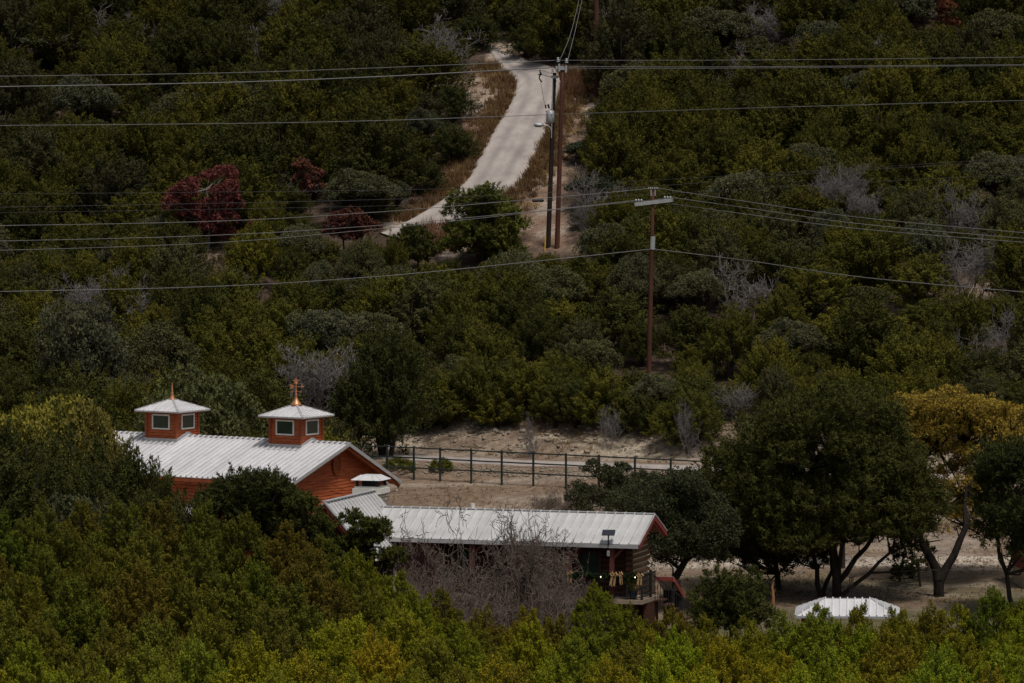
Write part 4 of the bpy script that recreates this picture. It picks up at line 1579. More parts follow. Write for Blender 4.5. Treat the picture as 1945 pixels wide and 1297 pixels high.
def plume_juniper(seed, H=4.6, R=1.9, billows=23, per_b=46, per=66):
    """near juniper: a dome of separate flame shaped billows, each a bundle of upright sprays; stems reach 7 m down"""
    rg = np.random.default_rng(seed)
    C, A, RR, LL, TT, paths = [], [], [], [], [], []
    for i in range(billows):
        q = math.sqrt((i + .2) / billows)
        ang = i * 2.399 + rg.random() * .5
        rho = R * .86 * q
        zt = H * (1 - .62 * q ** 2.1) - (rg.random() * .75 if i else 0)
        hb = rg.uniform(1.2, 2.0)
        rb = rg.uniform(.30, .46)
        lean = np.array([math.cos(ang), math.sin(ang), 0]) * .30 * q
        cx, cy = rho * math.cos(ang), rho * math.sin(ang)
        v = rg.random(per_b)
        th = rg.random(per_b) * 6.283
        prof = rb * np.clip(v * 5 + .5, 0, 1) * (1 - v) ** .55
        ax = np.stack([cx + lean[0] * v * hb, cy + lean[1] * v * hb, zt - hb + v * (hb - .25)], 1)
        rad = np.stack([np.cos(th), np.sin(th), np.zeros(per_b)], 1)
        C.append(ax + rad * prof[:, None])
        A.append(unit(rad * (1.05 - .85 * v)[:, None] + lean + np.array([0, 0, 1.0]) * (.45 + v)[:, None] + rg.normal(size=(per_b, 3)) * .16))
        RR.append(.085 + .075 * rg.random(per_b))
        LL.append(.26 + .22 * rg.random(per_b))
        b0 = (cx * .9, cy * .9, zt - hb)
        paths.append(([(rg.normal() * .1, rg.normal() * .1, -1.0), (cx * .3, cy * .3, .4), (cx * .7, cy * .7, max(.6, zt - hb - .6)), b0, (cx, cy, zt - .4)], .07, .012))
    # leafy skirt under the dome
    n = 130
    th = rg.random(n) * 6.283
    z = rg.random(n) ** 1.2 * H * .55 - .6
    rr = R * (.75 + .25 * rg.random(n)) * np.clip(.7 + .5 * (z + .6), 0, 1)
    C.append(np.stack([np.cos(th) * rr, np.sin(th) * rr, z], 1))
    A.append(unit(np.stack([np.cos(th), np.sin(th), np.full(n, .5)], 1)))
    RR.append(np.full(n, .24))
    LL.append(np.full(n, .6))
    V, T = tufts(np.concatenate(C), np.concatenate(A), np.concatenate(RR), np.concatenate(LL), rg, per, .076, .037)
    paths += [([(a_, b_, -8), (a_, b_, -1), (a_ * 2, b_ * 2, 1.2), (a_ * 3, b_ * 3, 2.6)], .13, .04) for a_, b_ in ((.08, .05), (-.1, .06), (.02, -.1))]
    tv, tf = limbs(paths)
    return crown_mesh('crown', V, T), mesh_np('trunk', tv, tf, BARK)


PJ = [plume_juniper(900 + i) for i in range(5)]
FJ = [juniper(200 + i, 6.0, 1.9, 13, 24, 150, .10, .05, pointy=.5, tuft=.75, low=.02, stems=3) for i in range(4)]
OK = [roundtree(300 + i, 5.0, 2.4, 38, 18, 46, .12, .085, low=.12) for i in range(4)]
HF = [bare(450 + i, 4.5, .55, stems=6, lev=5, kids=(6, 6, 5, 3), r0=.055, gnarl=.16, up=.6, rmin=.012)[0] for i in range(2)]
HB = [bare(400 + i, 4.5, .5, stems=4, lev=4, kids=(7, 6, 5, 4), r0=.06, rmin=.013)[0] for i in range(4)]


def put_bare(me, loc, sx, sz, rz, label, group=None, name='bare_tree', cat='bare tree', mat=None):
    o = bpy.data.objects.new(name, me)
    o.location = loc
    o.rotation_euler = (0, 0, rz)
    o.scale = (sx, sx, sz)
    link(o)
    return tag(o, label, cat, group)


# keys: explicit trees of the hillside, (px, top py, base py or None, width m, kind, colour, label)
CRIMSON, RUST, ORANGE = (.135, .040, .048), (.13, .050, .044), (.20, .075, .028)


def hill_spot(px, py):
    return ghit(px, py, 325)


def col_cell(px):
    for lim, s_ in ((90, 'at the left edge'), (210, 'left of the left cupola'), (330, 'above the left cupola'), (440, 'above the barn ridge'), (540, 'above the star weathervane'), (650, 'above the pale bare tree'),
                    (760, 'above the barn gable'), (880, 'left of the road foot'), (980, 'above the vent pipe'), (1090, 'below the two tall poles'), (1190, 'just right of the tall poles'), (1290, 'around the crossarm pole'),
                    (1400, 'above the live oak'), (1510, 'above the straight-trunked juniper'), (1620, 'above the domed juniper'), (1720, 'left of the elm crown'), (1830, 'above the elm crown'), (9999, 'at the right edge')):
        if px < lim:
            return s_


def zone(px, py):
    for lim, s_ in ((60, 'by the top edge'), (120, 'just above the high lines'), (180, 'just under the high lines'), (240, 'near the long line'), (300, 'below the long line'), (360, 'above the low wires'), (420, 'among the low wires'),
                    (480, 'below the low wires'), (540, 'near the thick cable'), (600, 'under the thick cable'), (660, 'in the middle wood'), (720, 'low in the wood')):
        if py < lim:
            return s_
    return 'at the slope foot'


AVOID = [([(300, 330), (370, 308), (440, 320), (480, 370), (470, 450), (380, 455), (320, 400)], 'crimson'), ([(560, 305), (640, 305), (645, 400), (560, 365)], 'x'), ([(590, 405), (715, 405), (715, 450), (600, 450)], 'x'),
         ([(575, 650), (690, 650), (680, 790), (590, 790)], 'x'), ([(1410, 0), (1500, 0), (1500, 60), (1410, 60)], 'x'), ([(1690, 0), (1820, 0), (1830, 55), (1700, 20)], 'x'), ([(45, 60), (170, 60), (170, 110), (45, 110)], 'x'),
         ([(700, 615), (780, 615), (770, 790), (700, 790)], 'x'), ([(110, 565), (200, 565), (200, 650), (110, 650)], 'x')]
AVD = []


rnd = random.Random(21)
placed = []


def blocked(px, top, wpx, base, y):
    hp = base - top
    for k_, (pl, nm) in enumerate(AVOID):
        if len(AVD) <= k_:
            AVD.append(ghit(sum(p[0] for p in pl) / len(pl), max(p[1] for p in pl) + 20, 300).y)
        if y < AVD[k_] and in_poly(np.array([px - .3 * wpx, px, px + .3 * wpx, px]), np.array([top + .25 * hp, top + .05 * hp, top + .25 * hp, top + .5 * hp]), pl).any():
            return True
    for fx in (-.42, -.2, 0, .2, .42):
        for fy in (.05, .3, .6, .9):
            if in_poly(np.array([px + fx * wpx]), np.array([top + fy * hp]), CLEAR)[0]:
                return True
    if y < 336 and abs(px - 1236) < wpx * .68 + 16 and top < 700:
        return True
    if y < 372 and 1028 < px + wpx * .5 and px - wpx * .5 < 1074 and top < 466:
        return True
    return False


# specials on the hillside first
specials = []


def special_poly(*a, **k):
    return poly_tree(*a, **k)


def dh(px, py):
    return ghit(px, py, 325).y


d = dh(395, 470)
special_poly('red_oak', 501, [(340, 330), (370, 315), (410, 316), (440, 330), (455, 350), (470, 352), (472, 362), (450, 372), (468, 405), (462, 425), (440, 432), (432, 455), (395, 452), (385, 425), (350, 420), (310, 395), (308, 378), (335, 365)], d - 2, 1.5, 30, .55, CRIMSON,
             'crimson leaved oak glowing among dark junipers above the left cupola', 'oak tree', [[(395, 468, 0, .12), (398, 420, 0, .09), (392, 360, 0, .05)], [(396, 430, 0, .06), (430, 380, 0, .03)]], per_blob=22, per=34, ll=.15, lw=.11, cone=False, barkmat=BARKPALE)
d = dh(600, 400)
special_poly('red_oak', 502, [(565, 310), (600, 305), (608, 330), (605, 360), (580, 362), (562, 345)], d - 5, .9, 7, .42, RUST, 'rusty red leafed small oak crown left of the road, over a pale forked trunk', 'oak tree',
             [[(622, 400, 0, .07), (628, 385, 0, .06), (605, 360, 0, .04), (592, 335, 0, .02)], [(628, 385, 0, .05), (636, 372, 0, .02)], [(626, 392, 0, .04), (610, 388, 0, .02)]], per_blob=20, per=30, ll=.15, lw=.11, cone=False, barkmat=TWIGGREY)
special_poly('red_oak', 503, [(590, 405), (650, 395), (700, 410), (715, 440), (690, 470), (640, 460), (600, 440)], dh(650, 475) - 2, 1.2, 12, .5, (.085, .030, .028), 'dull red oak thicket beside the lower bend of the road', 'oak tree', [[(655, 478, 0, .08), (650, 430, 0, .04)]], per_blob=20, per=26, ll=.15, lw=.11, cone=False)
special_poly('red_oak', 504, [(460, 425), (500, 418), (508, 440), (480, 455), (458, 445)], dh(480, 470) - 2, .8, 5, .4, (.11, .03, .028), 'small dull red shrub just right of the crimson oak', 'oak tree', [[(482, 470, 0, .06), (482, 440, 0, .03)]], per_blob=18, per=24, ll=.15, lw=.11, cone=False)
special_poly('red_oak', 505, [(625, 20), (650, 6), (680, 12), (690, 30), (660, 36), (635, 36)], dh(655, 60) - 2, 1.0, 7, .45, (.16, .065, .035), 'brown-red treetop at the top edge left of the road', 'oak tree', [[(655, 60, 0, .08), (655, 25, 0, .04)]], per_blob=18, per=30, ll=.16, lw=.12, cone=False)
special_poly('red_oak', 506, [(1690, -20), (1780, -20), (1815, 25), (1830, 60), (1795, 50), (1770, 25), (1710, 15), (1680, 0)], dh(1760, 60) - 2, 1.5, 18, .5, (.14, .048, .03), 'orange-red tree at the top edge near the right corner', 'oak tree', [[(1760, 80, 0, .10), (1750, 20, 0, .05)]], per_blob=20, per=30, ll=.17, lw=.12, cone=False)
special_poly('red_oak', 507, [(1515, 375), (1540, 368), (1546, 388), (1530, 402), (1517, 392)], dh(1530, 420) - 3, .5, 4, .28, ORANGE, 'tiny orange leafed sapling right of the crossarm pole', 'oak tree', [[(1530, 425, 0, .04), (1530, 385, 0, .02)]], per_blob=12, per=16, ll=.14, lw=.1, cone=False)
special_poly('red_oak', 508, [(1930, 350), (1960, 350), (1965, 385), (1930, 380)], dh(1945, 420) - 3, .6, 4, .35, RUST, 'red shrub cut by the right edge of the picture', 'oak tree', [[(1948, 420, 0, .05), (1948, 370, 0, .02)]], per_blob=14, per=18, ll=.14, lw=.1, cone=False)
# round juniper in front of the road and its small neighbour
special_poly('juniper_tree', 511, [(848, 420), (860, 385), (885, 366), (910, 360), (940, 364), (965, 382), (985, 395), (998, 440), (995, 478), (930, 492), (850, 480), (840, 450)], dh(915, 492) - 1.5, 2.2, 60, .55, (.105, .115, .028), 'round bright-topped juniper standing in front of the road bend', 'juniper tree', [[(918, 495, 0, .12), (916, 430, 0, .06)]], per_blob=30, per=44, ll=.17, lw=.06)
special_poly('juniper_tree', 512, [(752, 450), (775, 428), (795, 418), (812, 435), (825, 470), (830, 505), (760, 505)], dh(795, 508) - 1.5, 1.4, 22, .45, (.060, .065, .020), 'small dark juniper at the bottom bend of the road', 'juniper tree', [[(795, 510, 0, .09), (794, 450, 0, .04)]], per_blob=28, per=40, ll=.16, lw=.06)
# pale bare trees on the hill
HBL = [(628, 642, 800, 1.15, 0, 'large pale grey bare tree right of the star weathervane'), (1452, 2, 92, 1.25, 1, 'pale grey bare tree at the top edge right of the poles'), (1590, 300, 420, .9, 2, 'wiry bare tree below the high lines on the right'),
       (1400, 345, 430, .9, 3, 'grey bare shrub just right of the crossarm'), (1745, 385, 425, .8, 0, 'whitish leaning dead branches above the yellow elm'), (1640, 345, 430, .9, 1, 'grey bare tree between the lower wires on the right'),
       (1310, 752, 845, .40, 2, 'slim bare sapling standing on the edge of the bank'), (180, 500, 640, 1.0, 1, 'grey bare tree left of the crimson oak above the yellow-green tree'), (880, 572, 660, .6, 3, 'small grey bare shrub in the wood below the road'),
       (990, 540, 620, .6, 0, 'small grey bare shrub under the thick cable'), (1630, 615, 700, .8, 3, 'pale bare tree over the yellow elm'), (1540, 275, 380, .7, 2, 'thin dead tree under the long wire on the right'),
       (1780, 620, 720, .8, 1, 'grey bare tree above the right part of the yellow elm'), (1120, 355, 450, .6, 2, 'small bare shrub right of the two tall poles'), (285, 690, 800, .8, 3, 'grey bare shrub above the barn roof ridge'),
       (25, 700, 800, .9, 0, 'grey bare tree at the left edge over the yellow-green tree'), (1010, 780, 850, .35, 1, 'small dry shrub on top of the bank'), (1155, 765, 830, .45, 3, 'reddish dry bush on top of the bank')]
for px, top, basey, s_, i, lab in HBL:
    b = ghit(px, basey, 318)
    y = b.y - 1.5
    zt = pt(px, top, y).z
    x = pt(px, top, y).x
    h = max(1.0, zt - gz(x, y))
    put_bare(HF[i % 2] if s_ >= .9 else HB[i], (x, y, gz(x, y)), s_ * h / 4.5 * 1.05, h / 4.5, rnd.random() * 6, lab, 'bare trees on the hill')

for px, top, basey, r, i, c, lab in ((548, 352, 428, 1.5, 1, (.058, .060, .017), 'dark juniper between the crimson oak and the rusty small oak'), (662, 322, 398, 1.6, 2, (.062, .064, .02), 'olive juniper right of the rusty small oak'), (712, 352, 420, 1.5, 4, (.055, .058, .018), 'dark juniper left of the lower road bend, over the dull red thicket'),
                                     (560, 402, 470, 1.6, 5, (.062, .063, .018), 'olive juniper left of the dull red thicket'), (610, 455, 520, 1.6, 0, (.075, .072, .018), 'olive juniper below the dull red thicket'), (700, 460, 520, 1.5, 3, (.070, .070, .018), 'olive juniper below the road foot on the left'), (500, 450, 520, 1.5, 6, (.070, .070, .018), 'olive juniper below the small dull red shrub'), (505, 372, 440, 1.3, 7, (.05, .053, .017), 'dark juniper touching the right side of the crimson oak'),
                                     (1640, 500, 570, 1.6, 2, (.082, .080, .018), 'olive juniper beneath the right part of the thick cable'), (1760, 570, 640, 1.8, 4, (.080, .080, .018), 'olive juniper under the thick cable near the right edge'), (1850, 590, 665, 1.8, 1, (.076, .078, .018), 'dark olive juniper under the thick cable by the right edge'), (1900, 560, 640, 1.7, 6, (.080, .078, .018), 'olive juniper at the right edge under the thick cable'),
                                     (1000, 52, 112, 1.5, 0, (.05, .052, .016), 'dark juniper just above the top bend of the road'), (1048, 58, 118, 1.6, 1, (.055, .055, .018), 'dark juniper above the road behind the steep wires'), (1090, 62, 122, 1.3, 2, (.05, .055, .016), 'dark juniper between the road and the uphill brown pole'),
                                     (905, 25, 98, 1.9, 3, (.045, .05, .016), 'dark juniper left of the upper end of the road'), (985, 0, 72, 1.7, 4, (.05, .05, .018), 'dark juniper by the top edge over the road'), (862, 160, 232, 1.6, 5, (.042, .047, .015), 'dark juniper leaning toward the left verge at the bend'),
                                     (858, 235, 310, 1.7, 6, (.045, .05, .015), 'dark juniper on the left verge below the long line'), (800, 300, 372, 1.7, 7, (.042, .046, .015), 'dark juniper on the left verge above the low wires'), (1165, 190, 270, 1.8, 0, (.05, .056, .017), 'dark juniper right of the tall poles under the long line'), (1168, 95, 178, 1.2, 3, (.045, .05, .016), 'slim dark juniper right of the uphill brown pole')):
    b = ghit(px, basey, 340)
    zt = pt(px, top, b.y).z
    tree_from('juniper_tree', HJ[i], tuple(b), r / 2.3, max(1.5, zt - b.z) / 5.0, i * 1.1, c, lab, 'juniper tree', 'junipers beside the hill road')

rb_ = random.Random(314)
for i, px in enumerate(list(range(770, 1345, 46))):
    px += rb_.uniform(-12, 12)
    basey = float(np.interp(px, [760, 850, 950, 1150, 1250, 1350], [825, 812, 800, 818, 836, 852])) + rb_.uniform(-8, 8)
    b = ghit(px, basey, 318)
    near_pole = abs(px - 1236) < 62
    hh = rb_.uniform(2.2, 3.0) if near_pole else rb_.uniform(2.8, 4.2)
    cn, c = (('olive', (.080, .078, .018)), ('dark green', (.056, .060, .018)), ('yellow-green', (.100, .096, .018)))[i % 3]
    tree_from('juniper_tree', HJ[(i * 3) % 8], tuple(b), rb_.uniform(.60, .85), hh / 5.0, rb_.random() * 6, c, f'{cn} juniper on the brow of the pale bank, {col_cell(px)}', 'juniper tree', 'junipers along the bank edge')

# the hillside wood
cands = []
y = 327.0
row = 0
while y < 470:
    sp_ = 3.2 if y < 372 else 4.0
    xw = 33 + (y - 330) * .1 + 4
    x = -xw + (row % 2) * sp_ * .5
    while x < xw:
        xx, yy = x + rnd.uniform(-.36, .36) * sp_, y + rnd.uniform(-.36, .36) * sp_
        if xx > -9:
            cands.append((xx, yy - .45 * min(25, max(-9, xx)) * (1 if yy < 345 else 0)))
        else:
            cands.append((xx, yy))
        x += sp_
    y += sp_ * .84
    row += 1
for _ in range(90):
    cands.append((rnd.uniform(-34, -10), rnd.uniform(298, 336)))
# a low ragged hem of shrubs along the top of the bank
for i in range(34):
    xx = -8.5 + i * 1.15 + rnd.uniform(-.5, .5)
    cands.append((xx, 328.9 + rnd.uniform(-.9, 1.0) - (1.2 if xx > 8 else 0) - .45 * min(25, xx)))
kept = []
wood = []
for xx, yy in cands:
    u = float(uof(xx, yy))
    hem = 326 < u < 331.5 and xx > -9
    if u < (326.2 if xx > -9 else 298) or (-9.5 > xx > -12 and u < 326 and False):
        continue
    if any((xx - a) ** 2 + (yy - b) ** 2 < (2.2 if hem else 4.5) for a, b in kept):
        continue
    z = gz(xx, yy)
    up = float(smooth01((yy - 365) / 20))
    h = rnd.uniform(3.2, 5.0) + 1.3 * up
    r = rnd.uniform(1.6, 2.5) + .6 * up
    if rnd.random() < .16:
        h, r = h * .62, r * .7
    elif rnd.random() < .14:
        h, r = h * 1.22, r * 1.15
    if hem:
        h, r = rnd.uniform(1.8, 3.6), rnd.uniform(1.2, 1.9)
    px, top = proj(xx, yy, z + h)
    _, base = proj(xx, yy, z)
    wpx = 2 * r * FPX / yy
    if px < -wpx * .6 or px > 1945 + wpx * .6 or base < -10 or top > 900:
        continue
    if blocked(px, top, wpx * .9, base, yy):
        h *= .6
        r *= .6
        px, top = proj(xx, yy, z + h)
        _, base = proj(xx, yy, z)
        wpx *= .6
        if blocked(px, top, wpx, base, yy):
            continue
    kept.append((xx, yy))
    q = rnd.random()
    nn = float(vnoise(xx, yy, 14, 41))
    kind = 'bare' if q < .07 else ('oak' if q < .10 + .30 * nn ** 1.3 else 'juniper')
    wood.append((wpx * (base - top), kind, xx, yy, z, h, r, px, top, hem))
wood.sort(key=lambda t: -t[0])
NIND = 165
FARJ = []
nj = 0
for area, kind, xx, yy, z, h, r, px, top, hem in wood:
    zn = zone(px, top)
    cc = col_cell(px)
    loc = (xx, yy, z)
    rz = rnd.random() * 6.28
    far = float(smooth01((yy - 350) / 40))
    size = 'small ' if h < 3.4 else ('tall ' if h > 5.5 else '')
    if kind == 'juniper':
        t = rnd.random()
        if t < .4:
            c, cn = (.088, .083, .016), 'olive'
        elif t < .68:
            c, cn = (.058, .060, .017), 'dark green'
        elif t < .88:
            c, cn = (.112, .103, .018), 'yellow-green'
        else:
            c, cn = (.072, .068, .034), 'grey-green'
        f = (.98 - .30 * far) * rnd.uniform(.8, 1.15)  # vignette and shade of the upper slope painted into leaf colour
        c = tuple(v * f for v in c)
        nj += 1
        if nj <= NIND:
            tree_from('juniper_tree', HJ[rnd.randrange(8)], loc, r / 2.3, h / 5.0, rz, c, f'{size}{cn} juniper {zn}, {cc}', 'juniper tree', 'junipers on the hillside')
        else:
            FARJ.append((loc, r / 2.3, h / 5.0, rz, c))
    elif kind == 'oak':
        c = rnd.choice([(.105, .105, .068), (.088, .092, .066), (.098, .095, .050)])
        f = rnd.uniform(.75, 1.0) * (1 - .15 * far)  # oaks uphill darkened too, shade put into their colour
        tree_from('oak_tree', OK[rnd.randrange(4)], loc, r / 2.4, h / 5.0, rz, tuple(v * f for v in c), f'{size}grey-green oak {zn}, {cc}', 'oak tree', 'oaks on the hillside')
    else:
        put_bare(HB[rnd.randrange(4)], loc, r / 2.3 * .9, h / 4.5 * .9, rz, f'{size}leafless grey tree {zn}, {cc}', 'leafless trees in the hillside wood')


def juniper_wood(items):
    """the many smaller showing junipers of the hill, one object: prototypes placed on points"""
    protos = bpy.data.collections.new('juniper_forms')
    leaf2 = LEAF.copy()
    leaf2.name = 'wood_leaf'
    nt = leaf2.node_tree
    oi = next(n for n in nt.nodes if n.type == 'OBJECT_INFO')
    at = nt.nodes.new('ShaderNodeAttribute')
    at.attribute_type = 'INSTANCER'
    at.attribute_name = 'leafcol'
    for l in list(nt.links):
        if l.from_node == oi and l.from_socket.name == 'Color':
            to = l.to_socket
            nt.links.remove(l)
            nt.links.new(at.outputs['Color'], to)
    for i, (cm, tm) in enumerate(HJ):
        nv = len(cm.vertices)
        V = np.zeros(nv * 3, np.float32)
        cm.vertices.foreach_get('co', V)
        tn = np.zeros(nv, np.float32)
        cm.attributes['tint'].data.foreach_get('value', tn)
        n2 = len(tm.vertices)
        W = np.zeros(n2 * 3, np.float32)
        tm.vertices.foreach_get('co', W)
        q = np.zeros(len(tm.polygons) * 4, np.int32)
        tm.loops.foreach_get('vertex_index', q)
        q = q.reshape(-1, 4) + nv
        F = np.concatenate([np.arange(nv).reshape(-1, 3), q[:, [0, 1, 2]], q[:, [0, 2, 3]]])
        me = mesh_np('wood_juniper', np.concatenate([V.reshape(-1, 3), W.reshape(-1, 3)]), F, leaf2, tint=np.concatenate([tn, np.zeros(n2, np.float32)]))
        me.materials.append(BARK)
        mi = np.zeros(len(F), np.int32)
        mi[nv // 3:] = 1
        me.polygons.foreach_set('material_index', mi)
        protos.objects.link(bpy.data.objects.new(f'wood_juniper_{i}', me))
    me = bpy.data.meshes.new('juniper_wood')
    me.from_pydata([tuple(it[0]) for it in items], [], [])
    for nm, ty, fld, vals in (('rot', 'FLOAT_VECTOR', 'vector', [(0, 0, it[3]) for it in items]), ('size', 'FLOAT_VECTOR', 'vector', [(it[1], it[1], it[2]) for it in items])):
        a = me.attributes.new(nm, ty, 'POINT')
        a.data.foreach_set(fld, np.array(vals, np.float32).ravel())
    a = me.attributes.new('leafcol', 'FLOAT_COLOR', 'POINT')
    a.data.foreach_set('color', np.array([(*it[4], 1) for it in items], np.float32).ravel())
    a = me.attributes.new('form', 'INT', 'POINT')
    a.data.foreach_set('value', np.array([k % 8 for k in range(len(items))], np.int32))
    o = link(bpy.data.objects.new('juniper_wood', me))
    ng = bpy.data.node_groups.new('place_junipers', 'GeometryNodeTree')
    ng.interface.new_socket('Geometry', in_out='INPUT', socket_type='NodeSocketGeometry')
    ng.interface.new_socket('Geometry', in_out='OUTPUT', socket_type='NodeSocketGeometry')
    N, L = ng.nodes, ng.links
    gi, go = N.new('NodeGroupInput'), N.new('NodeGroupOutput')
    ci = N.new('GeometryNodeCollectionInfo')
    ci.inputs['Collection'].default_value = protos
    ci.inputs['Separate Children'].default_value = True
    ip = N.new('GeometryNodeInstanceOnPoints')
    ip.inputs['Pick Instance'].default_value = True

    def attr(nm, ty):
        n = N.new('GeometryNodeInputNamedAttribute')
        n.data_type = ty
        n.inputs['Name'].default_value = nm
        return n.outputs[0]
    L.new(gi.outputs[0], ip.inputs['Points'])
    L.new(ci.outputs[0], ip.inputs['Instance'])
    L.new(attr('form', 'INT'), ip.inputs['Instance Index'])
    L.new(attr('rot', 'FLOAT_VECTOR'), ip.inputs['Rotation'])
    L.new(attr('size', 'FLOAT_VECTOR'), ip.inputs['Scale'])
    L.new(ip.outputs[0], go.inputs[0])
    md = o.modifiers.new('place', 'NODES')
    md.node_group = ng
    tag(o, 'mass of further dark olive junipers covering the hillside wood', 'juniper wood', kind='stuff')


rx = random.Random(99)
for _ in range(520):
    yy = rx.uniform(300, 470)
    sd_ = rx.choice((-1, 1))
    xx = sd_ * (yy * .0925 + rx.uniform(0, 28))
    if float(uof(xx, yy)) < 329:
        continue
    FARJ.append(((xx, yy, gz(xx, yy)), rx.uniform(.7, 1.1), rx.uniform(.7, 1.2), rx.random() * 6, (.07, .07, .017)))
for _ in range(110):
    yy = rx.uniform(185, 245)
    sd_ = rx.choice((-1, 1))
    xx = sd_ * (yy * .0925 + rx.uniform(1.5, 22))
    FARJ.append(((xx, yy, gz(xx, yy)), rx.uniform(.8, 1.1), rx.uniform(1.2, 1.6), rx.random() * 6, (.085, .088, .015)))
juniper_wood(FARJ)
print('HILL', nj, len(wood), len(FARJ))

# ------------------------------------------------------------------ NAMED TREES ROUND THE FARM
DKG = (.052, .055, .015)
# big many-stemmed juniper on the right
poly_tree('juniper_tree', 601, [(1400, 930), (1408, 850), (1440, 800), (1495, 775), (1560, 755), (1640, 752), (1685, 775), (1712, 828), (1745, 880), (1768, 930), (1775, 985), (1745, 1040), (1690, 1030), (1650, 1062), (1585, 1050), (1545, 1085), (1500, 1075), (1440, 1030), (1410, 990)], 268, 3.4, 160, .85, DKG,
          'huge dark domed juniper with many spreading stems behind the hipped roof', 'juniper tree',
          [[(1590, 1142, 0, .26), (1588, 1080, 0, .22), (1585, 1000, 0, .15), (1590, 880, 0, .08)], [(1588, 1110, 0, .16), (1625, 1060, .3, .12), (1665, 1010, .6, .09), (1710, 940, .8, .05)], [(1592, 1100, 0, .13), (1600, 1030, -.5, .1), (1620, 960, -1, .06)],
           [(1560, 1135, .6, .15), (1552, 1080, .7, .12), (1535, 1010, 1, .08), (1500, 930, 1.2, .05)], [(1562, 1130, .8, .12), (1580, 1085, .8, .09), (1570, 1020, .6, .06)], [(1600, 1130, -.3, .12), (1650, 1090, -.6, .10), (1690, 1050, -.9, .07), (1740, 1030, -1, .05), (1790, 1025, -1, .02)],
           [(1650, 1088, -.6, .06), (1720, 1085, -.9, .045), (1790, 1083, -1, .02)]], per_blob=34, per=46, ll=.17, lw=.055)
# juniper with single trunk to its left
poly_tree('juniper_tree', 602, [(1345, 1000), (1335, 930), (1350, 870), (1395, 825), (1440, 830), (1480, 900), (1500, 960), (1525, 1055), (1480, 1098), (1430, 1085), (1380, 1078), (1345, 1050)], 271, 2.4, 70, .75, (.048, .050, .015),
          'dark juniper with one straight grey trunk left of the many-stemmed one', 'juniper tree', [[(1479, 1147, 0, .17), (1476, 1090, 0, .15), (1466, 1030, 0, .12), (1440, 940, 0, .06)], [(1470, 1050, 0, .08), (1410, 980, 0, .04)], [(1476, 1070, 0, .06), (1505, 1010, 0, .03)]], per_blob=32, per=42, ll=.16, lw=.055, barkmat=BARK)
# live oak beside the cabin
poly_tree('live_oak', 603, [(1120, 968), (1165, 935), (1215, 925), (1260, 915), (1320, 905), (1370, 930), (1385, 1000), (1395, 1060), (1350, 1078), (1305, 1064), (1270, 1080), (1245, 1060), (1235, 990), (1180, 980)], 264, 2.8, 80, .68, (.046, .050, .030),
          'grey-green live oak with black curved trunk at the end of the cabin', 'oak tree', [[(1274, 1140, 0, .22), (1278, 1105, 0, .19), (1300, 1068, 0, .15), (1320, 1020, 0, .1), (1330, 960, 0, .06)], [(1290, 1080, 0, .1), (1262, 1050, 0, .07), (1245, 1000, 0, .04)], [(1300, 1068, 0, .09), (1345, 1040, 0, .06), (1370, 1000, 0, .04)], [(1310, 1040, .4, .08), (1230, 960, .8, .05), (1150, 930, 1, .03)]], per_blob=26, per=36, ll=.11, lw=.07, cone=False)
# yellow elm with forked trunk
poly_tree('elm_tree', 604, [(1672, 800), (1685, 765), (1735, 755), (1760, 728), (1800, 728), (1830, 758), (1880, 765), (1920, 770), (2010, 780), (2020, 870), (1930, 885), (1895, 910), (1905, 975), (1880, 1015), (1800, 1010), (1750, 965), (1735, 915), (1720, 880), (1690, 850)], 275, 2.8, 190, .50, (.285, .200, .045),
          'tall elm in yellow-gold autumn leaf above a forked dark trunk', 'elm tree',
          [[(1785, 1145, -6, .29), (1783, 1105, -6, .27), (1768, 1060, -5.5, .20), (1745, 1010, -5, .14), (1725, 960, -4, .06)], [(1785, 1105, -6, .22), (1812, 1055, -5.5, .18), (1835, 1000, -5, .14), (1835, 930, -3, .07), (1830, 850, 0, .05)], [(1835, 1000, -5, .08), (1880, 930, -3, .05), (1910, 860, 0, .03)], [(1765, 1055, -5.5, .05), (1725, 1030, -5.5, .03)], [(1830, 940, -3, .05), (1780, 850, 0, .03)]], per_blob=18, per=34, ll=.10, lw=.06, cone=False, barkmat=DARKBARK)
poly_tree('elm_tree', 605, [(1510, 790), (1540, 764), (1600, 752), (1650, 752), (1690, 775), (1680, 815), (1600, 820), (1530, 820)], 280, 1.4, 26, .6, (.12, .115, .028), 'olive-yellow elm crown peeping over the huge domed juniper', 'elm tree', [[(1600, 1085, 0, .16), (1600, 900, 0, .1), (1600, 800, 0, .05)]], per_blob=20, per=28, ll=.12, lw=.07, cone=False)
# small hanging juniper branchlets under the fork (left of the forked trunk)
poly_tree('juniper_tree', 606, [(1680, 1045), (1700, 1005), (1745, 985), (1765, 1020), (1762, 1080), (1735, 1112), (1700, 1100)], 273, 1.0, 12, .38, (.040, .045, .014), 'ragged dark juniper leaning left of the forked elm trunk', 'juniper tree', [[(1750, 1128, 0, .07), (1745, 1080, 0, .05), (1730, 1030, 0, .03)]], per_blob=24, per=34, ll=.14, lw=.05)
poly_tree('juniper_tree', 607, [(1865, 900), (1875, 860), (1910, 850), (2010, 855), (2010, 1090), (1940, 1100), (1900, 1080), (1880, 1030), (1850, 1010), (1855, 960)], 262, 2.4, 62, .68, (.034, .040, .013), 'dark ragged juniper filling the right edge under the yellow elm', 'juniper tree', [[(1928, 1180, 0, .14), (1912, 1090, 0, .11), (1895, 1000, 0, .07), (1905, 900, 0, .04)], [(1912, 1090, 0, .08), (1950, 1000, 0, .04)]], per_blob=28, per=40, ll=.15, lw=.055)
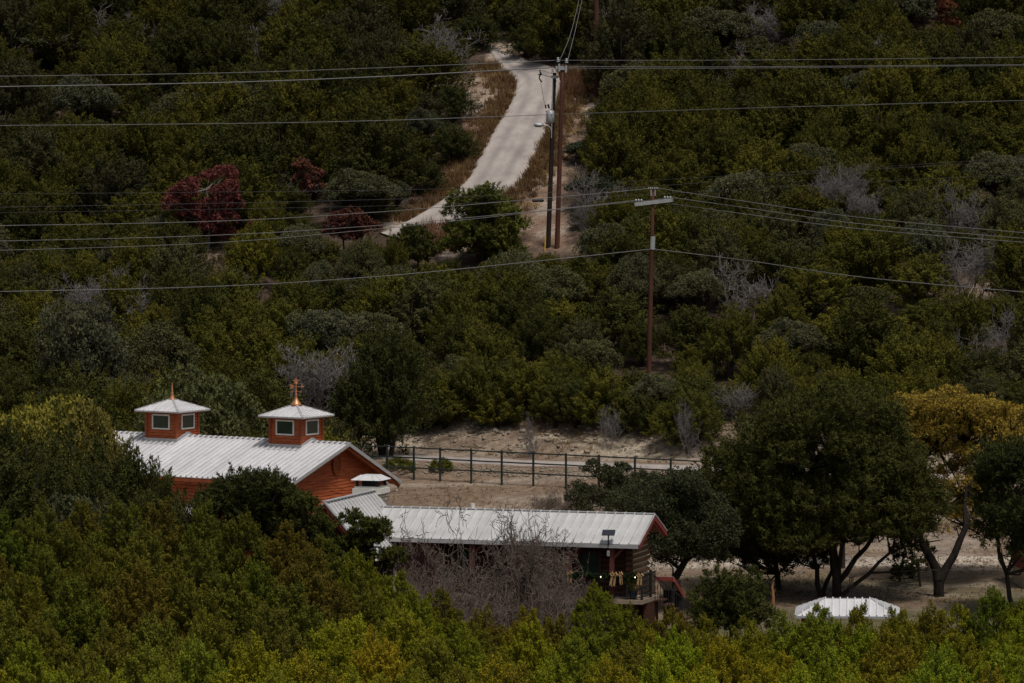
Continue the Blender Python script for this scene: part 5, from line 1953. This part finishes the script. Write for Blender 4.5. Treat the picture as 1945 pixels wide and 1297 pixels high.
# juniper shrubs between the cabin and the hipped roof
poly_tree('juniper_tree', 608, [(1330, 1170), (1335, 1110), (1345, 1078), (1370, 1085), (1400, 1105), (1435, 1090), (1450, 1130), (1455, 1200), (1330, 1210)], 252, 1.5, 40, .5, (.056, .062, .018), 'dark green juniper shrub right of the stair roof', 'juniper tree', [[(1390, 1200, 0, .1), (1385, 1120, 0, .05)]], per_blob=28, per=44, ll=.13, lw=.045)
# grey sage coloured bush in front of the fence
poly_tree('live_oak', 609, [(1080, 945), (1100, 905), (1125, 878), (1155, 866), (1180, 874), (1205, 898), (1240, 902), (1290, 910), (1335, 925), (1330, 985), (1080, 985)], 298, 1.4, 44, .5, (.050, .054, .034), 'rounded grey-green oak bush growing against the pipe fence', 'oak tree', [[(1200, 985, 0, .12), (1200, 920, 0, .06)]], per_blob=22, per=34, ll=.11, lw=.07, cone=False)
# trees in front of the barn
poly_tree('juniper_tree', 611, [(375, 1000), (392, 942), (425, 918), (468, 902), (500, 908), (532, 924), (560, 940), (595, 962), (600, 1040), (540, 1060), (470, 1055), (400, 1050)], 248, 2.2, 80, .58, (.042, .047, .015), 'dark spreading juniper in front of the barn eave', 'juniper tree', [[(490, 1090, 0, .2), (492, 1010, 0, .15), (480, 950, 0, .08)], [(492, 1020, 0, .1), (540, 975, 0, .05)], [(492, 1020, 0, .1), (430, 970, 0, .05)]], per_blob=26, per=40, ll=.14, lw=.048)
poly_tree('juniper_tree', 612, [(548, 1000), (556, 955), (572, 943), (588, 955), (602, 985), (625, 1015), (650, 1060), (560, 1060)], 246, 1.1, 16, .42, (.055, .060, .015), 'dark juniper tip in front of the red wing gable', 'juniper tree', [[(600, 1090, 0, .12), (580, 1000, 0, .05)]], per_blob=26, per=44, ll=.12, lw=.045)
poly_tree('juniper_tree', 613, [(632, 1040), (642, 975), (656, 945), (674, 955), (688, 975), (704, 955), (720, 970), (730, 1000), (750, 1015), (760, 1060), (750, 1115), (625, 1115)], 247, 1.0, 50, .32, (.062, .068, .016), 'upright open juniper standing against the wing roof', 'juniper tree', [[(698, 1120, 0, .12), (694, 1040, 0, .07), (700, 985, 0, .03)], [(695, 1060, 0, .05), (663, 970, 0, .02)], [(697, 1040, 0, .04), (722, 1000, 0, .02)]], per_blob=24, per=36, ll=.12, lw=.042)
CL_ = [(40, 800, 250, 2.6, 'dark juniper mass at the left edge in front of the yellow-green tree'), (130, 812, 251, 2.3, 'dark juniper left of the barn roof end, second from the left edge'), (205, 832, 250, 2.0, 'dark juniper overlapping the left end of the barn roof'), (272, 850, 250, 1.7, 'dark juniper tip over the lower left corner of the barn roof'),
       (-20, 830, 246, 2.6, 'dark juniper cut by the left edge below the yellow-green tree'), (80, 862, 246, 2.3, 'dark juniper low on the left beside the grey-green oak'), (175, 880, 246, 2.0, 'dark juniper behind the grey-green oak, left of the barn'), (300, 905, 246, 1.7, 'dark juniper directly below the barn roof left end'),
       (360, 925, 244, 1.5, 'dark juniper below the barn eave, beside the spreading juniper')]
for i, (px, top, d, r, lab) in enumerate(CL_):
    p = pt(px, top, d)
    g = gz(p.x, p.y)
    tree_from('juniper_tree', FJ[i % 4], (p.x, p.y, g), r / 1.9 * 1.1, (p.z - g) / 6.0, rnd.random() * 6, (.050, .054, .016), lab, 'juniper tree', 'dark junipers beside the barn')
for i, (px, top, d, r, c, lab) in enumerate([(60, 732, 262, 3.6, (.19, .17, .036), 'soft yellow-green leafy tree at the left edge above the dark junipers'), (165, 768, 262, 2.6, (.15, .125, .036), 'yellowish brown-green tree right of the soft yellow-green one'),
                                             (140, 925, 243, 2.3, (.062, .066, .040), 'pale grey-green oak crown above the olive junipers on the left'), (225, 935, 243, 1.6, (.058, .062, .036), 'small grey-green oak below the left end of the barn roof'),
                                             (388, 682, 300, 3.2, (.080, .088, .042), 'broad light green oak dome behind the left cupola'), (100, 55, 424, 3.6, (.095, .10, .075), 'silvery grey-green oak near the top left corner'), (700, 85, 412, 3.2, (.065, .072, .055), 'grey-green oak at the top left of the road'),
                                             (1125, 265, 388, 2.6, (.055, .065, .055), 'blue-grey oak right of the two tall poles'), (1130, 330, 376, 2.0, (.048, .058, .046), 'dark blue-grey oak bush at the foot of the tall poles'), (1385, 140, 400, 2.3, (.070, .076, .058), 'grey-green oak under the high lines right of the poles'),
                                             (150, 560, 330, 2.8, (.080, .082, .060), 'tall grey-green oak above the barn at the left'), (1235, 30, 420, 3.0, (.095, .10, .068), 'pale green oak at the top right of the poles')]):
    p = pt(px, top, d)
    g = gz(p.x, p.y)
    h = max(2.2, p.z - g)
    tree_from('oak_tree', OK[i % 4], (p.x, p.y, p.z - h if h == 2.2 else g), r / 2.4, h / 5.0, rnd.random() * 6, c, lab, 'oak tree')
# tall dark juniper with pale trunk right of the bare tree
p = pt(735, 612, 322)
for px, top, d, r, i, lab in ((735, 615, 322, 2.4, 2, 'tall dark juniper with a bare trunk left of the bank'), (680, 700, 322, 1.8, 4, 'dark juniper between the pale bare tree and the bank')):
    p = pt(px, top, d)
    g = gz(p.x, p.y)
    tree_from('juniper_tree', HJ[i], (p.x, p.y, g), r / 2.3, (p.z - g) / 5, 1.3, (.042, .046, .016), lab, 'juniper tree')

# ------------------------------------------------------------------ FOREGROUND JUNIPERS
SX = [-60, 0, 60, 150, 230, 330, 400, 430, 470, 520, 570, 620, 680, 740, 790, 830, 870, 920, 1000, 1060, 1100, 1132, 1165, 1250, 1300, 1400, 1440, 1500, 1560, 1640, 1700, 1760, 1800, 1860, 1900, 1945, 2010]
SY = [970, 965, 955, 960, 950, 952, 962, 978, 976, 985, 985, 1018, 1050, 1074, 1080, 1108, 1125, 1145, 1160, 1165, 1150, 1105, 1142, 1144, 1160, 1180, 1178, 1160, 1156, 1138, 1152, 1136, 1150, 1155, 1108, 1130, 1140]
rnd = random.Random(77)
COLP = [('at the far left', 80), ('under the dark juniper mass', 190), ('left of the barn', 290), ('below the barn roof end', 390), ('below the barn eave', 480), ('below the spreading juniper', 580), ('below the wing gable', 670), ('below the upright open juniper', 760), ('in front of the maroon wall', 850),
        ('left of the bare brush', 930), ('below the bare brush', 1030), ('below the leftmost bow', 1110), ('below the cabin porch', 1210), ('below the stair roof', 1310), ('below the dark shrub', 1420), ('left of the hipped roof', 1520), ('before the hipped roof', 1620), ('right of the hipped roof', 1730),
        ('below the forked elm', 1850), ('at the far right', 9999)]
ROWP = ['back row of front junipers', 'second row', 'third row', 'fourth row', 'fifth row', 'bottom row']
nf = 0
for k in range(6):
    d0 = 238 - k * 8.0
    px = -60 + (k % 2) * 45
    while px < 2010:
        a = float(np.interp(px, SX, SY))
        d = d0 + rnd.uniform(-2, 2)
        f = k / 5.4
        lf = float(smooth01((720 - px) / 200))
        top = a + (1310 - a) * f + (rnd.uniform(-10, 8) if k == 0 else rnd.uniform(-20, 26))
        p = pt(px, top, d)
        g = gz(p.x, p.y)
        h = p.z - g
        r = rnd.uniform(1.3, 1.8) + .35 * lf
        if k == 0 and 1115 < px < 1150:
            r = 1.0
        left = lf * (1 - f) * (1.0 if f < .62 else .2)
        t = rnd.random()
        if left > .35 and t < .30:
            c, cn = (.104, .096, .016), 'brownish olive'
        elif left > .25:
            c, cn = (.098, .097, .014), 'deep olive'
        elif t < .5:
            c, cn = (.156, .152, .013), 'yellow-green'
        elif t < .8:
            c, cn = (.126, .122, .014), 'mid green'
        else:
            c, cn = (.192, .182, .014), 'bright yellowish'
        bf = 1.0 + .50 * min(1, k / 3.0) if left <= .25 else 1.05 + .10 * k
        c = tuple(v * bf * rnd.uniform(.85, 1.15) for v in c)
        col_ = next(n for n, lim in COLP if px < lim)
        lab = f'{cn} juniper {col_}, {ROWP[k]}'
        sf = r / 1.9
        sz_ = sf * rnd.uniform(.95, 1.2)
        root = empty('juniper_tree', (p.x, p.y, g), rnd.random() * 6.28)
        tag(root, lab, 'juniper tree', 'front junipers')
        for nm, me in zip(('crown', 'trunk'), PJ[rnd.randrange(5)]):
            o = bpy.data.objects.new(nm, me)
            o.color = (*c, 1)
            o.location = (0, 0, h - 4.6 * sz_)
            o.scale = (sf, sf, sz_)
            link(o, root)
        nf += 1
        px += rnd.uniform(58, 82) if k == 0 else rnd.uniform(88, 122)
print('FRONT', nf)

# ------------------------------------------------------------------ BARE BRUSH IN FRONT OF THE CABIN
BB = [bare(700 + i, 5.0, .62, stems=5, lev=5, kids=(6, 5, 5, 3), r0=.085, gnarl=.42, mat=TWIG, up=.22, rmin=.0105)[0] for i in range(4)]
for px, top, d, sx, i, lab in ((800, 968, 247, .72, 0, 'twisted bare bush over the maroon wall, leftmost of the brush'), (875, 942, 247, .85, 1, 'bare gnarled tree rising over the cabin roof below the vent pipe'), (950, 955, 247, .85, 2, 'dense bare tree in the middle of the brush'),
                               (1005, 948, 248, .80, 3, 'bare gnarled tree reaching the roof right of the middle of the brush'), (1062, 985, 247, .75, 0, 'low bare tree beside the leftmost gold bow'), (1085, 1005, 248, .45, 1, 'thin bare twigs against the roof edge left of the solar panel'),
                               (900, 1070, 242, .9, 3, 'grey tangled thicket at the foot of the brush on the left'), (830, 1050, 243, .8, 2, 'bare thicket low in front of the dark wall'), (770, 1060, 243, .6, 1, 'bare thicket beside the white corner trim'), (1045, 1060, 243, .7, 2, 'grey thicket below the leftmost gold bow')):
    p = pt(px, top, d)
    g = gz(p.x, p.y)
    h = p.z - g
    put_bare(BB[i], (p.x, p.y, g), sx * 1.05, h / 5.0, rnd.random() * 6, lab, 'bare brush before the cabin')
# dry stems in the field near the fence
for px, basey, h, i, lab in ((1035, 975, 1.5, 0, 'dry reddish stems behind the cabin roof, leftmost'), (1070, 975, 1.7, 1, 'dry reddish stems left of the fence oak'), (1098, 972, 1.5, 2, 'dry reddish stems touching the fence oak')):
    b = ghit(px, basey, 290)
    put_bare(BB[i], b, .32, h / 5.0, i, lab, 'dry stems in the meadow', name='dry_shrub', cat='shrub')
# two yellow-green bushes by the fence
rgn = np.random.default_rng(90)
for px, py, w, lab in ((757, 897, 1.5, 'low yellow-green bush by the fence at the barn corner'), (838, 896, .9, 'small yellow-green bush behind the fence, second from the barn')):
    b = ghit(px, py, 300)
    n = 90
    dd = rnd_dirs(rgn, n)
    dd[:, 2] = np.abs(dd[:, 2])
    gv, gt = tufts(dd * np.array([w * .5, w * .4, .45]), unit(dd + [0, 0, .7]), np.full(n, .1), np.full(n, .3), rgn, 30, .16, .035)
    o = bpy.data.objects.new('bush', crown_mesh('bush', gv, gt))
    o.location = b
    o.color = (.10, .105, .02, 1)
    link(o)
    tag(o, lab, 'bush')

# ------------------------------------------------------------------ GROUND COVER: rocks, dry grass
rgn = np.random.default_rng(55)


def rocks(name, X, Y, S):
    t = (1 + 5 ** .5) / 2
    iv = unit(np.array([(-1, t, 0), (1, t, 0), (-1, -t, 0), (1, -t, 0), (0, -1, t), (0, 1, t), (0, -1, -t), (0, 1, -t), (t, 0, -1), (t, 0, 1), (-t, 0, -1), (-t, 0, 1)], float))
    fi = np.array([(0, 11, 5), (0, 5, 1), (0, 1, 7), (0, 7, 10), (0, 10, 11), (1, 5, 9), (5, 11, 4), (11, 10, 2), (10, 7, 6), (7, 1, 8), (3, 9, 4), (3, 4, 2), (3, 2, 6), (3, 6, 8), (3, 8, 9), (4, 9, 5), (2, 4, 11), (6, 2, 10), (8, 6, 7), (9, 8, 1)])
    n = len(X)
    jit = iv[None] * (1 + .35 * (rgn.random((n, 12, 1)) - .5))
    sc3 = S[:, None, None] * (.6 + .8 * rgn.random((n, 1, 3))) * np.array([1, 1, .65])
    V = jit * sc3
    a = rgn.random(n) * 6.28
    ca_, sa_ = np.cos(a)[:, None], np.sin(a)[:, None]
    x, y = V[..., 0] * ca_ - V[..., 1] * sa_, V[..., 0] * sa_ + V[..., 1] * ca_
    Z = ground(X, Y)
    V = np.stack([x + X[:, None], y + Y[:, None], V[..., 2] + (Z + S * .2)[:, None]], -1).reshape(-1, 3)
    Fc = (fi[None] + (np.arange(n) * 12)[:, None, None]).reshape(-1, 3)
    o = link(bpy.data.objects.new(name, mesh_np(name, V, Fc, ROCK)))
    return tag(o, kind='stuff')


def yu(x, u):
    return u - .45 * np.clip(x, -25, 25)


n = 4500
X = rgn.uniform(-14, 30, n)
Y = yu(X, 322 + rgn.beta(1.2, 1.4, n) * 9)
o = rocks('bank_rubble', X, Y, .03 + .17 * rgn.random(n) ** 5)
tag(o, 'pale limestone rubble scattered over the cut bank', 'rubble')
n = 2500
X = rgn.uniform(-12, 14, n)
Y = yu(X, 314.2 + rgn.beta(1.5, 2.2, n) * 3)
o = rocks('verge_rubble', X, Y, .03 + .11 * rgn.random(n) ** 4)
tag(o, 'small pale stones below the pipe fence', 'rubble')
n = 3000
X = rgn.uniform(4, 34, n)
Y = 277 + rgn.beta(1.5, 1.5, n) * 12 + rgn.normal(size=n)
o = rocks('yard_gravel', X, Y, .025 + .08 * rgn.random(n) ** 4)
tag(o, 'loose pale stones along the drive behind the big trees', 'gravel')


def grass(name, X, Y, h, w, color, label, per=7, lean=.35):
    n = len(X)
    Z = ground(X, Y)
    idx = np.repeat(np.arange(n), per)
    N = len(idx)
    P = np.stack([X[idx] + rgn.normal(size=N) * h * .3, Y[idx] + rgn.normal(size=N) * h * .3, Z[idx] - .02], 1)
    D = unit(rgn.normal(size=(N, 3)) * lean + [0, 0, 1])
    H = h * (.5 + rgn.random(N)) * (.6 + .8 * rgn.random(n))[idx]
    V = leaf_tris(P, D, H, w * (.6 + .8 * rgn.random(N)), rgn)
    t = np.repeat(np.clip(.15 + .6 * rgn.random(n)[idx] + .25 * rgn.random(N), 0, 1), 3)
    o = bpy.data.objects.new(name, crown_mesh(name, V, t))
    o.color = (*color, 1)
    link(o)
    return tag(o, label, 'grass', kind='stuff')


n = 9000
X = rgn.uniform(-14, 34, n)
Y = rgn.uniform(258, 316, n)
k = vnoise(X, Y, 3, 61) > .45
grass('dry_grass', X[k], Y[k], .16, .035, (.23, .165, .11), 'short dry tan grass of the meadow', 6)
n = 3500
X = rgn.uniform(4, 32, n)
Y = rgn.uniform(253, 276, n)
k = vnoise(X, Y, 4, 62) > .5
grass('green_grass', X[k], Y[k], .10, .03, (.095, .090, .040), 'thin green grass under the big trees', 6)
# rust coloured grass on the verges of the hill road
def edge_pts(E, side, n, wmax):
    out = []
    for _ in range(n):
        i = rgn.integers(0, len(E) - 1)
        f = rgn.random()
        a = E[i][0] * (1 - f) + E[i + 1][0] * f + side * (abs(rgn.normal()) * wmax)
        b = E[i][1] * (1 - f) + E[i + 1][1] * f
        out.append((a, b))
    return out


pts_ = edge_pts(RL[2:-1], -1, 700, 24) + edge_pts(RR[3:], 1, 900, 24)
W = np.array([tuple(ghit(a, b, 345)) for a, b in pts_])
grass('verge_grass', W[:, 0], W[:, 1], .42, .05, (.135, .075, .048), 'rust brown dry grass along both verges of the hill road', 26, .45)
W2 = np.array([tuple(ghit(a, b, 345)) for a, b in edge_pts(RL[2:-1], -1, 350, 30) + edge_pts(RR[3:], 1, 450, 40)])
grass('verge_tan_grass', W2[:, 0], W2[:, 1], .35, .05, (.27, .19, .13), 'tan dry grass beyond the road verges', 22, .5)
W3 = np.array([tuple(ghit(a, b, 345)) for a, b in [(rgn.uniform(800, 860), rgn.uniform(432, 480)) for _ in range(90)] + [(rgn.uniform(1075, 1125), rgn.uniform(145, 180)) for _ in range(90)]])
grass('red_grass', W3[:, 0], W3[:, 1], .60, .05, (.17, .085, .065), 'tall reddish dry grass at the road ends', 26, .35)
n = 1500
X = rgn.uniform(-14, 30, n)
Y = yu(X, 321.5 + rgn.random(n) * 9)
k = vnoise(X, Y, 2.2, 63) > .52
grass('bank_grass', X[k], Y[k], .26, .04, (.19, .125, .08), 'dry brown tufts on the cut bank', 9, .5)

# ------------------------------------------------------------------ tell like-labelled neighbours apart by their order
ORD = ['leftmost', 'second from left', 'third from left', 'fourth from left', 'fifth from left', 'sixth from left', 'seventh from left', 'eighth from left']
bylab = {}
for o in sc.collection.objects:
    if o.parent is None and 'label' in o.keys() and o.get('group'):
        bylab.setdefault(o['label'], []).append(o)
for lab, os_ in bylab.items():
    if len(os_) > 1:
        os_.sort(key=lambda o: proj(*o.location)[0])
        for i, o in enumerate(os_):
            w = ORD[i] if i < len(os_) - 1 or len(os_) > 8 else 'rightmost'
            o['label'] = lab if i >= 8 else (f'{lab}, {w} of {len(os_)}' if len(f'{lab} {w}'.split()) < 15 else f'{lab}, {w}')
